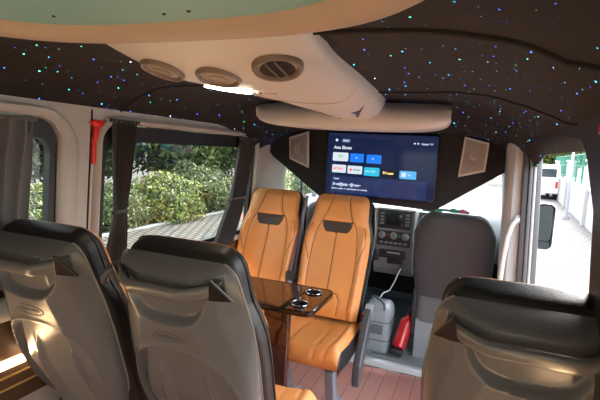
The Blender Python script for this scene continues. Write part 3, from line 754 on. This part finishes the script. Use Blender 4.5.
def add_loop(r, side):
    b = B(); s = side
    b.tube([(s*.195, -.465, 1.135), (s*.212, -.49, 1.128), (s*.230, -.505, 1.108), (s*.238, -.51, 1.088), (s*.246, -.50, 1.078), (s*.256, -.485, 1.082), (s*.264, -.465, 1.105), (s*.263, -.455, 1.12)], [.014, .013, .011, .011, .011, .010, .009, .008], 10)
    b.build('grab_loop', 'shell_dark', r, world=False)
def add_armrest(r, side):
    s = side; b = B()
    b.prism([(s*.245, -.20, .60), (s*.245, -.26, .58), (s*.245, -.22, .46), (s*.245, -.03, .34), (s*.245, .03, .34), (s*.245, .04, .33), (s*.245, -.10, .50)], (s*.035, 0, 0))
    a = b.build('armrest', 'steel_grey', r, world=False, smooth=False, bevel=.012)
    b = B(); b.prism([(s*.25, -.13, .60), (s*.25, -.16, .50), (s*.25, .0, .28), (s*.25, .035, .20), (s*.25, .085, .21), (s*.25, .075, .33), (s*.25, -.02, .47)], (s*.045, 0, 0))
    b.build('arm_pad', 'arm_dark', a, world=False, smooth=False, bevel=.012)
def add_buckle(r, side):
    s = side
    a = B().box((s*.235, -.175, .515), (.03, .022, .045), bev=.004).build('buckle', 'cab_black', r, world=False)
    B().box((s*.235, -.175, .541), (.024, .016, .010), bev=.002).build('release_button', 'red_plastic', a, world=False)
GF = 'coach seats seen from behind'; GB = 'tan orange seats facing the rear'
proto = make_seat()
def place(o, x, y, rz, label, group):
    o.location = (x, y, 0); o.rotation_euler = (0, 0, rz); o['label'] = label; o['group'] = group; return o
s_mid = place(proto, -.150, 1.515, 0, 'grey backed coach seat facing forward in the middle, beside the table', GF)
s_left = place(copy_tree(proto), -.655, 1.48, 0, 'grey backed coach seat facing forward nearest the left windows', GF)
s_right = place(copy_tree(proto), .757, 1.56, 0, 'grey backed single seat facing forward at the lower right by the door opening', GF)
s_oa = place(copy_tree(proto), -.185, 2.42, PI, 'tan orange seat facing the rear on the aisle below the television', GB)
s_ow = place(copy_tree(proto), -.662, 2.42, PI, 'tan orange seat facing the rear next to the left window', GB)
add_loop(s_mid, -1); add_armrest(s_oa, -1); add_buckle(s_oa, -1)
# seat belts between the orange seats
sb = thing('seat_belt', 'grey lilac seat belt webbing hanging between the two orange seats', 'seat belt', (-.43, 2.7, .6))
b = B(); Q = [(-.425, 2.80, 1.20), (-.43, 2.76, 1.08), (-.432, 2.71, .88), (-.435, 2.66, .70), (-.43, 2.60, .55)]
b.tube(Q, .024, 10, flat=.12); b.build('webbing', 'belt', sb)
B().tube([(-.445, 2.72, .95), (-.45, 2.66, .80), (-.45, 2.60, .66), (-.45, 2.56, .54)], .018, 8, flat=.15).build('webbing', 'belt', sb)
B().box((-.44, 2.60, .70), (.045, .02, .06), bev=.004).build('tongue', 'cab_black', sb)
B().box((-.44, 2.60, .66), (.03, .018, .03), bev=.004).build('buckle', 'steel_grey', sb)

# ------------------------------------------------------------------ table
tb_ = thing('table', 'glossy dark brown folding table between the facing seats', 'table', (-.4, 2.17, 0))
def rr3(x0, x1, y0, y1, r, z): return [(x, y, z) for x, y in rrect(x0, x1, y0, y1, r)]
top = holed([p[:2] for p in rr3(-.885, -.075, 1.985, 2.385, .05, 0)], [[(-.165+.040*math.cos(t), 2.075+.040*math.sin(t)) for t in np.linspace(0, 2*PI, 28, endpoint=False)], [(-.165+.040*math.cos(t), 2.285+.040*math.sin(t)) for t in np.linspace(0, 2*PI, 28, endpoint=False)]], lambda a, b: (a, b, .722))
top.build('table_top', 'table_wood', tb_, smooth=False)
L = rrect(-.885, -.075, 1.985, 2.385, .05); rows = []
for (g_, z) in ((-.004, .723), (.001, .7235), (.005, .719), (.005, .700), (.0, .694), (-.01, .692)):
    rows.append([(x, y, z) for x, y in rrect(-.885-g_, -.075+g_, 1.985-g_, 2.385+g_, .05+g_)])
rows = np.array(rows); rows = np.concatenate([rows, rows[:, :1]], 1); B().grid(rows).build('edge', 'table_edge', tb_)
holed([p[:2] for p in rr3(-.885, -.075, 1.99, 2.38, .05, 0)], [[(-.165+.042*math.cos(t), q+.042*math.sin(t)) for t in np.linspace(0, 2*PI, 28, endpoint=False)] for q in (2.075, 2.285)], lambda a, b: (a, b, .693)).build('underside', 'table_edge', tb_, smooth=False)
for q in (2.075, 2.285):
    c = B().lathe((-.165, q, .722), (0, 0, 1), [(.039, .001), (.046, .001), (.047, .004), (.044, .006), (.039, .004), (.037, -.01), (.036, -.045), (.0001, -.046)], 32, 0).build('cup_holder', 'cup_dark', tb_)
    B().tube([(-.165+.0445*math.cos(t), q+.0445*math.sin(t), .728) for t in np.linspace(0, 2*PI, 33)], .0022, 6, cap=False).build('chrome_ring', 'chrome', c)
B().box((-.295, 2.10, .35), (.14, .05, .68), bev=.008).build('pedestal', 'table_wood', tb_)
B().box((-.295, 2.10, .008), (.20, .12, .016), bev=.004).build('foot', 'table_edge', tb_)
B().box((-.225, 2.18, .7245), (.03, .39, .003), bev=.001).build('divider_strip', 'table_edge', tb_)

# ------------------------------------------------------------------ cab
struct(B().box((0, 4.35, .01), (1.86, 2.56, .02)).build('cab_floor', 'rubber_floor', smooth=False))
struct(B().box((0.0, 3.085, .022), (1.86, .045, .044), bev=.004).build('trim_16', 'sill'))
B_ = B().box((.10, 3.22, .022), (.26, .075, .006), bev=.002); o = B_.build('floor_plate', 'rubber_floor'); tag(o, 'raised plate set in the grey cab floor just beyond the step edge', 'plate')
b = B()
for k in range(14): b.box((-.005+.0155*k, 3.225, .0262), (.011, .018, .003), rot=Matrix.Rotation(.5*(-1)**k, 3, 'Z'))
b.build('raised_lettering', 'bag_dark', o, world=False, smooth=False)
m_ = B().box((.12, 4.15, .026), (.52, .95, .012), bev=.004).build('floor_mat', 'rubber_mat'); tag(m_, 'dark ribbed rubber mat on the cab floor', 'mat')
# cooler bag / box
bg_ = thing('carry_box', 'grey blue plastic carry box standing on the cab floor', 'box', (.0, 3.38, .02))
rows = []
for z, k in ((.02, .92), (.04, 1.0), (.22, 1.0), (.30, .98), (.345, .90), (.37, .74), (.378, .3), (.379, .02)):
    rows.append([(x, y, z) for x, y in rrect(0-.105*k, 0+.105*k, 3.385-.13*k, 3.385+.13*k, .045*k)])
rows = np.array(rows); rows = np.concatenate([rows, rows[:, :1]], 1); B().grid(rows).build('box_body', 'bag_grey', bg_, auto=50)
b = B()
for z in (.115, .255): 
    q = [(x, y, z) for x, y in rrect(-.107, .107, 3.253, 3.517, .045)]; q.append(q[0]); b.tube(q, .004, 6)
b.build('rib', 'bag_dark', bg_)
B().box((.0, 3.251, .20), (.12, .012, .07), bev=.005).build('latch', 'bag_dark', bg_)
B().tube([(.06, 3.28, .34), (.055, 3.275, .395), (.02, 3.30, .415), (-.03, 3.36, .415), (-.06, 3.40, .40), (-.065, 3.41, .34)], .010, 10).build('carry_handle', 'bag_dark', bg_)
cb_ = B().tube([(.0, 3.36, .40), (.01, 3.42, .43), (.05, 3.5, .44), (.075, 3.55, .50), (.09, 3.60, .555), (.10, 3.66, .585)], .0055, 8).build('power_cable', 'white_cable'); tag(cb_, 'thin white cable running from the dashboard socket down to the carry box', 'cable')
# fire extinguisher lying against passenger seat base
fe = thing('fire_extinguisher', 'small red fire extinguisher beside the passenger seat base', 'fire extinguisher', (.2, 3.3, .03))
ax = Vector((.04, .10, .20)).normalized(); c0 = Vector((.180, 3.285, .075))
B().lathe(c0, ax, [(.0001, 0), (.035, .002), (.048, .012), (.050, .03), (.050, .19), (.046, .215), (.030, .235), (.018, .245), (.018, .26)], 28).build('cylinder_body', 'red_paint', fe)
B().lathe(c0, ax, [(.0001, .262), (.020, .262), (.020, .285), (.0001, .287)], 16).build('valve', 'cab_black', fe)
B().lathe(c0, ax, [(.0508, .06), (.0508, .13)], 28).build('paper_label', 'white_cable', fe) if False else None
hd = c0+ax*.285; B().tube([hd, hd+Vector((.0, -.03, .03)), hd+Vector((-.0, -.055, .02))], .007, 8).build('lever', 'cab_black', fe)
B().box((.175, 3.285, .052), (.09, .09, .05), bev=.01).build('stand', 'cab_black', fe)

# passenger seat back with fabric cover
ps = thing('passenger_seat', 'front passenger seat under a dark grey fabric cover', 'seat', (.50, 3.45, 0))
def pillow(wf, y0, lean, z0, z1, th, n=40, m=40):
    rows = []; rk = []
    for i in range(n+1):
        s_ = math.sin(-PI/2+PI*i/n); r = []; k_ = []
        for j in range(m+1):
            t = j/m; z = z0+(z1-z0)*t; w = wf(t); te = max(0, 1-max(0, (t-.80)/.20)**2.4)**.5; w2 = w*(.72+.28*te)
            ed = max(0, 1-abs(s_)**5)**.5*te**.6; y = y0+lean*t
            wob = .004*noise.noise(Vector((s_*3, z*7, .3)))
            r.append((s_*w2, y-th*ed+wob, z)); k_.append((s_*w2, y+th*ed, z))
        rows.append(r); rk.append(k_)
    b = B(); b.grid(np.array(rows)); b.grid(np.array(rk), flip=True); return b
b = pillow(lambda t: np.interp(t, [0, .3, .75, 1], [.235, .27, .275, .225]), 0, -.06, .50, 1.12, .075)
o = b.build('cover', 'cover_fabric', ps, world=False, auto=180); o.location = (0, -.09, 0)
b = pillow(lambda t: .225, 0, -.01, .30, .56, .05); o = b.build('lower_cover', 'cover_grey', ps, world=False, auto=180); o.location = (0, -.09, 0)
B().box((0, .20, .38), (.50, .52, .16), bev=.04).build('cushion', 'cover_fabric', ps, world=False)
B().box((0, .12, .16), (.44, .50, .30), bev=.01).build('seat_base', 'bag_grey', ps, world=False)
B().box((-.235, -.08, .36), (.03, .10, .34), bev=.01).build('recliner', 'cab_black', ps, world=False)
for (dx, w, m) in ((-.17, .07, 'cloth_green'), (-.02, .035, 'cloth_green'), (.04, .045, 'cloth_pink')):
    o = B().tube([(.50+dx-w, 3.40, 1.122-.3*dx*dx), (.50+dx, 3.39, 1.130-.3*dx*dx), (.50+dx+w, 3.40, 1.120-.3*dx*dx)], [.006, .012, .006], 8, flat=1.5).build('cloth', m)  # thin green and pink strips along the seat top
    tag(o, {'-0.17': 'strip of green cloth on the left part of the passenger seat top', '-0.02': 'small green cloth tuck at the middle of the passenger seat top', '0.04': 'pink cloth tuck on the passenger seat top'}[str(dx)], 'cloth', 'cloth on the passenger seat top')
# driver's seat behind the orange ones
ds = thing('driver_seat', 'dark driver seat mostly hidden behind the orange window seat', 'seat', (-.50, 3.65, 0))
b = pillow(lambda t: np.interp(t, [0, .3, .75, 1], [.225, .25, .24, .2]), 0, -.06, .50, 1.08, .07); b.build('backrest', 'cover_fabric', ds, world=False, auto=180)
B().box((0, .28, .42), (.50, .50, .16), bev=.04).build('cushion', 'cover_fabric', ds, world=False); B().box((0, .25, .17), (.42, .46, .34), bev=.01).build('seat_base', 'cab_grey', ds, world=False)

# dashboard
db = thing('dashboard', 'grey dashboard running across the cab under the windscreen', 'dashboard', (0, 4.2, .8))
rows = []
for x in np.linspace(-.93, .93, 47):
    bump = .05*math.exp(-((x+.45)/.22)**2); q = .03*abs(x)
    rows.append([(x, 4.12+q, .62), (x, 4.0+q, .66), (x, 3.93+q, .76), (x, 3.92+q, .88), (x, 3.96+q, .975+bump*.6), (x, 4.06+q, 1.03+bump), (x, 4.25+q, 1.045+bump*.6), (x, 4.6, 1.02), (x, 4.85, 1.0), (x, 4.85, .5)])
B().grid(np.array(rows)).build('dash_shell', 'cab_grey', db, auto=60)
cs = B(); cs.prism([(-.165, 3.83, .53), (-.165, 3.79, .80), (-.165, 3.80, 1.055), (-.165, 4.05, 1.075), (-.165, 4.05, .50), (-.165, 3.87, .47)], (.335, 0, 0)); cs.build('centre_console', 'cab_grey', db, smooth=False, bevel=.012)
for x in (-.158, .163): B().box((x, 3.793, .92), (.018, .012, .26), bev=.003).build('silver_strip', 'cab_light', db)
B().box((.0, 3.79, .965), (.275, .012, .16), bev=.005).build('radio_panel', 'cab_black', db)
B().box((.0, 3.782, .965), (.135, .006, .10), bev=.002).build('radio_display', 'lcd', db)
for x in (-.105, .105):
    for k in range(4): B().box((x, 3.782, .925+.028*k), (.035, .006, .018), bev=.002).build('radio_button', 'cab_grey', db)
B().box((.0, 3.795, .80), (.285, .012, .13), bev=.008).build('climate_panel', 'cab_black', db)
for x in (-.10, 0, .10):
    kn = B().lathe((x, 3.789, .825), (0, -1, 0), [(.030, 0), (.029, .008), (.022, .012), (.020, .022), (.0001, .024)], 24).build('climate_knob', 'cab_grey', db)
    B().tube([(x+.029*math.cos(t), 3.783, .825+.029*math.sin(t)) for t in np.linspace(0, 2*PI, 25)], .0015, 6, cap=False).build('knob_ring', 'white_cable', kn)
for x in (-.05, .05): B().box((x, 3.787, .825), (.022, .005, .012), bev=.001).build('warning_button', 'red_plastic' if x < 0 else 'cab_grey', db)
for k in range(6): B().box((-.10+.04*k, 3.787, .762), (.03, .006, .02), bev=.002).build('switch', 'cab_grey', db)
B().box((.0, 3.80, .665), (.22, .03, .07), bev=.008).build('storage_slot', 'cab_black', db)
B().box((.01, 3.783, .68), (.11, .012, .012), bev=.003).build('slot_lip', 'cab_light', db)
B().box((.02, 3.83, .60), (.13, .04, .045), bev=.006).build('socket_panel', 'cab_black', db)
B().cyl((.10, 3.66, .585), (.10, 3.86, .585), .016, 16).build('socket_plug', 'cab_black', db)
for s in (-.24, .24):
    v_ = B().box((s, 3.925, .97), (.12, .05, .13), bev=.01).build('air_vent', 'cab_black', db)
    b = B()
    for k in range(5): b.box((s, 3.897, .925+.022*k), (.10, .008, .004))
    b.build('slat', 'cab_light', v_, smooth=False)
gs = B().tube([(-.14, 3.79, .62), (-.135, 3.74, .66), (-.13, 3.71, .70)], [.03, .014, .014], 12).build('gear_lever', 'cab_black', db)
B().lathe((-.13, 3.705, .715), (0, -.3, 1), [(.0001, -.02), (.02, -.012), (.024, .005), (.016, .02), (.0001, .026)], 18).build('gear_knob', 'cab_black', gs)
dr = B().box((.43, 3.97, 1.075), (.25, .22, .02), bev=.005).build('document_folder', 'bag_dark'); dr.rotation_euler = (0, 0, 0); tag(dr, 'dark folder lying on the dashboard top behind the passenger seat', 'folder')
# steering wheel
sw = thing('steering_wheel', 'black steering wheel in front of the driver seat', 'steering wheel', (-.48, 3.88, .95))
R3 = Matrix.Rotation(math.radians(62), 3, 'X'); cW = Vector((-.48, 3.80, .98))
B().tube([cW+R3 @ Vector((.19*math.cos(t), .19*math.sin(t), 0)) for t in np.linspace(0, 2*PI, 41)], .014, 10, cap=False).build('rim', 'cab_black', sw)
b = B()
for a in (0, PI, -PI/2): b.tube([cW, cW+R3 @ Vector((.185*math.cos(a), .185*math.sin(a), 0))], .014, 8)
b.build('spoke', 'cab_black', sw); B().lathe(cW, R3 @ Vector((0, 0, 1)), [(.0001, .03), (.06, .025), (.075, 0), (.06, -.03), (.03, -.12)], 24).build('hub', 'cab_black', sw)

# cab doors, windscreen, A pillars, roof
def cabside(s):
    z = lambda zz: s*(xw(zz)+.01)
    hole = [(3.42, .98), (4.25, .90), (4.33, .95), (4.05, 1.50), (3.9, 1.56), (3.42, 1.56)]
    o = holed([(2.95 if s > 0 else 3.30, 0), (4.9, 0), (4.9, .98), (4.25, 1.60), (4.1, 1.64), (2.95 if s > 0 else 3.30, 1.64)], [hole[::-1]], lambda a, b: (s*(xw(b)+.01), a, b)).build('door_%d' % (1 if s < 0 else 2), 'cab_grey', solid=.05, smooth=False); struct(o)
    g_ = holed(hole, [], lambda a, b: (s*(xw(b)+.012), a, b)).build('glass', 'clear_glass', o, smooth=False, world=False)
    B().tube([(s*(xw(.95)-.0), 3.92, .93), (s*(xw(1.25)), 3.86, 1.25), (s*(xw(1.5)), 3.80, 1.54)], .012, 8).build('window_divider', 'cab_black', o, world=False)
cabside(-1); cabside(1)
wsc = [(-.86, 4.90, 1.0), (.86, 4.90, 1.0), (.70, 4.18, 1.62), (-.70, 4.18, 1.62)]
ws = B().prism(wsc, (0, .004, .004)).build('window_6', 'clear_glass', smooth=False); struct(ws)
for k, s in enumerate((-1, 1)):
    struct(B().tube([(s*.91, 4.92, .98), (s*.86, 4.55, 1.33), (s*.78, 4.18, 1.62)], [.04, .035, .035], 10).build('trim_%d' % (17+k), 'cab_grey'))
struct(B().box((0, 3.65, 1.67), (1.72, 1.2, .04), bev=.01).build('cab_ceiling', 'cab_light'))
struct(B().prism([(-.95, 4.88, 1.0), (.95, 4.88, 1.0), (.95, 4.88, -.2), (-.95, 4.88, -.2)], (0, .05, 0)).build('wall_front', 'cab_black', smooth=False))
# exterior mirror on the passenger door
mr = thing('wing_mirror', 'black wing mirror outside beyond the door opening', 'mirror', (1.15, 4.2, .78))
rows = []
for y, k in ((4.30, .35), (4.28, .8), (4.24, .97), (4.20, 1.0), (4.19, .97)):
    rows.append([(x, y, z) for x, z in rrect(1.17-.07*k, 1.17+.065*k, .985-.20*k, .985+.19*k, .05*k)])
rows = np.array(rows); rows = np.concatenate([rows, rows[:, :1]], 1); B().grid(rows).build('housing', 'door_grey', mr)
B().prism([(x, 4.192, z) for x, z in rrect(1.17-.052, 1.17+.048, .86, 1.155, .035)], (0, .004, 0)).build('mirror_glass', 'mirror', mr, smooth=False)
B().prism([(x, 4.192, z) for x, z in rrect(1.17-.05, 1.17+.045, .80, .85, .02)], (0, .004, 0)).build('mirror_glass', 'mirror', mr, smooth=False)
B().tube([(1.12, 4.24, .85), (1.0, 4.22, .83), (.93, 4.2, .84)], .025, 10).build('arm', 'cab_black', mr)

# ------------------------------------------------------------------ outside
GZ = -.65
struct(B().box((0, 30, GZ-.05), (90, 110, .1)).build('ground', 'pavers', smooth=False))
# kerb on the left
k_ = B().box((-7.05, 14, GZ+.02), (.14, 44, .06), bev=.01).build('kerb', 'pole_grey'); struct(k_)
LEAF = {}
def bush_mesh(key, rx, ry, rz, nleaf, mats, lsz, seed, dense=.75):
    r = np.random.RandomState(seed); b = B()
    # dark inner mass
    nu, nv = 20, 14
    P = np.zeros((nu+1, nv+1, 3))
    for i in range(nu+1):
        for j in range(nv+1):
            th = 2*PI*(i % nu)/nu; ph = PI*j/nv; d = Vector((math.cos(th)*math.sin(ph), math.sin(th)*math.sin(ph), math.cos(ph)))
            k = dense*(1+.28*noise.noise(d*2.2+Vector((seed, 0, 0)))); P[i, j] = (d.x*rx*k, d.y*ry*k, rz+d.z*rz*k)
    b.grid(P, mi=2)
    vs = []; fs = []; ms = []
    for q in range(nleaf):
        d = r.normal(size=3); d /= np.linalg.norm(d); dv = Vector(d)
        k = (1+.30*noise.noise(dv*2.2+Vector((seed, 0, 0)))+.10*noise.noise(dv*7))*(1-.25*r.rand()**2)
        c = np.array((d[0]*rx*k, d[1]*ry*k, rz+d[2]*rz*k))
        n = d+r.normal(size=3)*.6; n /= np.linalg.norm(n); t = np.cross(n, r.normal(size=3)); t /= np.linalg.norm(t); u = np.cross(n, t); L_ = lsz*(.6+.8*r.rand())
        i0 = len(vs); vs += [c-t*L_, c+u*L_*.38, c+t*L_, c-u*L_*.38]; fs.append((i0, i0+1, i0+2, i0+3))
        z = r.rand(); ms.append(3 if (z > .965 and len(mats) > 3) else (0 if z < .5 else 1))
    k0 = len(b.v); b.v += [tuple(v) for v in vs]; b.f += [tuple(k0+i for i in q) for q in fs]; b.m += ms
    me = bpy.data.meshes.new(key); me.from_pydata(b.v, [], b.f)
    for m in mats[:3]+(mats[3:] or []): me.materials.append(MATS[m])
    me.polygons.foreach_set('material_index', b.m); LEAF[key] = me
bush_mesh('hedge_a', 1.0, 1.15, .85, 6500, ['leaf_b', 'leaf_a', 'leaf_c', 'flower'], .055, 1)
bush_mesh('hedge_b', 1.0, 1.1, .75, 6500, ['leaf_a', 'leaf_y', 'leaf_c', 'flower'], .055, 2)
bush_mesh('crown_a', 1.9, 1.9, 2.0, 8000, ['leaf_a', 'leaf_c', 'leaf_c'], .12, 3)
bush_mesh('crown_b', 1.7, 1.7, 1.8, 8000, ['leaf_b', 'leaf_a', 'leaf_c'], .11, 4)
bush_mesh('crown_y', 2.4, 2.4, 2.3, 9000, ['leaf_y', 'leaf_b', 'leaf_a'], .16, 5)
def plant(name, key, loc, sc, label, cat, group, trunk=None):
    me = LEAF[key]
    if trunk:
        r = thing(name, label, cat, loc, random.uniform(0, 6), group)
        o = bpy.data.objects.new('crown', me); COL.objects.link(o); o.parent = r; o.location = (0, 0, trunk); o.scale = (sc, sc, sc)
        B().tube([(0, 0, 0), (.06, .03, trunk*.6), (0, .05, trunk+1.2*sc)], [.16*sc, .12*sc, .08*sc], 8).build('trunk', 'bark', r, world=False)
    else:
        r = bpy.data.objects.new(name, me); COL.objects.link(r); r.location = loc; r.rotation_euler = (0, 0, random.uniform(0, 6)); r.scale = (sc, sc, sc); tag(r, label, cat, group)
    return r
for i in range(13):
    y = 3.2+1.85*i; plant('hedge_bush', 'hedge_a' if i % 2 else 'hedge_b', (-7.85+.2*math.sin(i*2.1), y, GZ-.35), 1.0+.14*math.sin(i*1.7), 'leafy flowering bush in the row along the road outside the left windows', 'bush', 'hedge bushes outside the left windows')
for i in range(7):
    y = 3.6+4.3*i; plant('tree', 'crown_a' if i % 3 else 'crown_b', (-12.4+.5*math.sin(i*2.7), y, GZ), 1.4+.12*math.sin(i), 'dark green tree in the belt standing behind the roadside hedge', 'tree', 'trees behind the hedge', trunk=.5+.3*(i % 2))
# right side: low white wall, green railing, lamp post, parked van, trees
wa, wb = Vector((5.56, 36.6, 0)), Vector((3.75, 11.0, 0)); wd = (wb-wa); wn = Vector((wd.y, -wd.x, 0)).normalized(); 
if wn.x < 0: wn = -wn
wl = thing('garden_wall', 'low white rendered wall with coping along the paved walk', 'wall', (wb.x, wb.y, GZ))
HW = 1.28
B().prism([wa+Vector((0, 0, GZ)), wb+Vector((0, 0, GZ)), wb+wn*.2+Vector((0, 0, GZ)), wa+wn*.2+Vector((0, 0, GZ))], (0, 0, HW)).build('wall_body', 'garden_white', wl, smooth=False)
e = wn*.06
B().prism([wa-e+Vector((0, 0, GZ+HW)), wb-e+Vector((0, 0, GZ+HW)), wb+wn*.2+e+Vector((0, 0, GZ+HW)), wa+wn*.2+e+Vector((0, 0, GZ+HW))], (0, 0, .09)).build('coping', 'white_paint', wl, smooth=False)
for t in (.12, .42, .70):
    c = wa.lerp(wb, t)+wn*.1; pw = Matrix.Rotation(math.atan2(wd.y, wd.x), 3, 'Z')
    if t < .8:
        p_ = thing('wall_pier', {.12: 'white pier at the far end of the garden wall', .42: 'white pier midway along the garden wall', .70: 'white pier on the garden wall nearest the van'}[t], 'pier', (c.x, c.y, GZ), 0, 'piers of the garden wall')
        B().box((c.x, c.y, GZ+1.15), (.42, .42, 2.3), rot=pw, bev=.01).build('pier_body', 'garden_white', p_); B().box((c.x, c.y, GZ+2.33), (.52, .52, .08), rot=pw, bev=.01).build('cap', 'white_paint', p_)
rg = thing('railing', 'green metal railing on top of the white garden wall', 'railing', (wb.x, wb.y, GZ+HW))
for k in range(13):
    c = wa.lerp(wb, k/12)+wn*.1; B().box((c.x, c.y, GZ+HW+.09+.65), (.07, .07, 1.3), bev=.01).build('post', 'green_metal', rg)
for z in (.2, .75, 1.25):
    B().tube([wa+wn*.1+Vector((0, 0, GZ+HW+.09+z)), wb+wn*.1+Vector((0, 0, GZ+HW+.09+z))], .02, 6).build('rail', 'green_metal', rg)
b = B(); Lw = wd.length
for k in range(int(Lw/.20)):
    c = wa+wd*(k*.20/Lw)+wn*.1; b.box((c.x, c.y, GZ+HW+.09+.72), (.012, .012, 1.06))
o = b.build('bars', 'green_metal', rg, smooth=False); o['kind'] = 'stuff'
lp_ = thing('lamp_post', 'slim grey lamp post by the paved walk', 'post', (4.0, 20.5, GZ)); 
B().tube([(4.0, 20.5, GZ), (4.0, 20.5, GZ+3), (4.0, 20.5, GZ+5.5)], [.07, .05, .045], 10).build('post', 'pole_grey', lp_); B().cyl((4.0, 20.5, GZ), (4.0, 20.5, GZ+.12), .13).build('base', 'pole_grey', lp_)
B().box((3.85, 20.4, GZ+5.55), (.5, .2, .1), bev=.03).build('lamp_head', 'pole_grey', lp_)
def vehicle(loc, rz, label, sc=1.0, body='van_white', hgt=2.1):
    r = thing('parked_van', label, 'van', loc, rz)
    L = 4.6; w = .95; pr = [(-2.3, .35), (-2.3, hgt-.25), (-2.1, hgt), (1.0, hgt), (1.65, hgt-.75), (2.2, hgt-.95), (2.3, .45), (2.2, .35)]
    B().prism([(w, y, z) for y, z in pr], (-2*w, 0, 0)).build('body', body, r, smooth=False, bevel=.08, world=False)
    for s in (-1, 1):
        B().prism([(s*(w+.005), y, z) for y, z in ((-.1, hgt-.75), (1.5, hgt-.75), (.98, hgt-.15), (-.1, hgt-.15))], (s*.01, 0, 0)).build('side_window', 'dark_glass', r, smooth=False, world=False)
        for y in (-1.5, 1.5): B().cyl((s*(w-.18), y, .33), (s*(w+.02), y, .33), .33).build('wheel', 'tyre', r, world=False)
    B().prism([(-w*.85, 1.07, hgt-.05), (w*.85, 1.07, hgt-.05), (w*.9, 1.68, hgt-.73), (-w*.9, 1.68, hgt-.73)], (0, .02, .02)).build('windscreen', 'dark_glass', r, smooth=False, world=False)
    B().box((0, -2.31, hgt-.5), (1.5, .02, .5)).build('rear_window', 'dark_glass', r, smooth=False, world=False)
    for s in (-.8, .8): B().box((s, -2.31, .9), (.14, .03, .4), bev=.01).build('tail_lamp', 'red_plastic', r, world=False)
vehicle((4.2, 33, GZ), 0, 'white van parked at the far end of the walk')
vehicle((8.6, 24, GZ), .1, 'white car behind the green railing', hgt=1.6)
vehicle((-2.6, 17, GZ), 0, 'dark car standing ahead of the windscreen on the left', body='body_paint', hgt=1.5)
for i, (x, y, k, s) in enumerate(((10.5, 34, 'crown_y', 1.5), (18.5, 33, 'crown_y', 1.5), (6.5, 47, 'crown_y', 1.7), (16, 45, 'crown_y', 1.6), (1.0, 60, 'crown_b', 2.0), (17, 23, 'crown_y', 1.3))):
    plant('tree', k, (x, y, GZ), s, 'yellow green leafy tree in the belt beyond the green railing', 'tree', 'trees beyond the railing', trunk=1.0)
# pale building ahead of the windscreen
bd = thing('building', 'pale rendered building beyond the windscreen', 'building', (-9, 50, GZ))
B().box((-9, 52, GZ+4), (16, 6, 8)).build('wall', 'ext_wall', bd, smooth=False)
B().box((-9, 52, GZ+8.1), (16.8, 6.8, .3)).build('roof', 'pole_grey', bd, smooth=False)
for i in range(5):
    for j in range(2): B().box((-15+3*i, 48.98, GZ+2+3*j), (1.3, .06, 1.5)).build('window', 'dark_glass', bd, smooth=False)
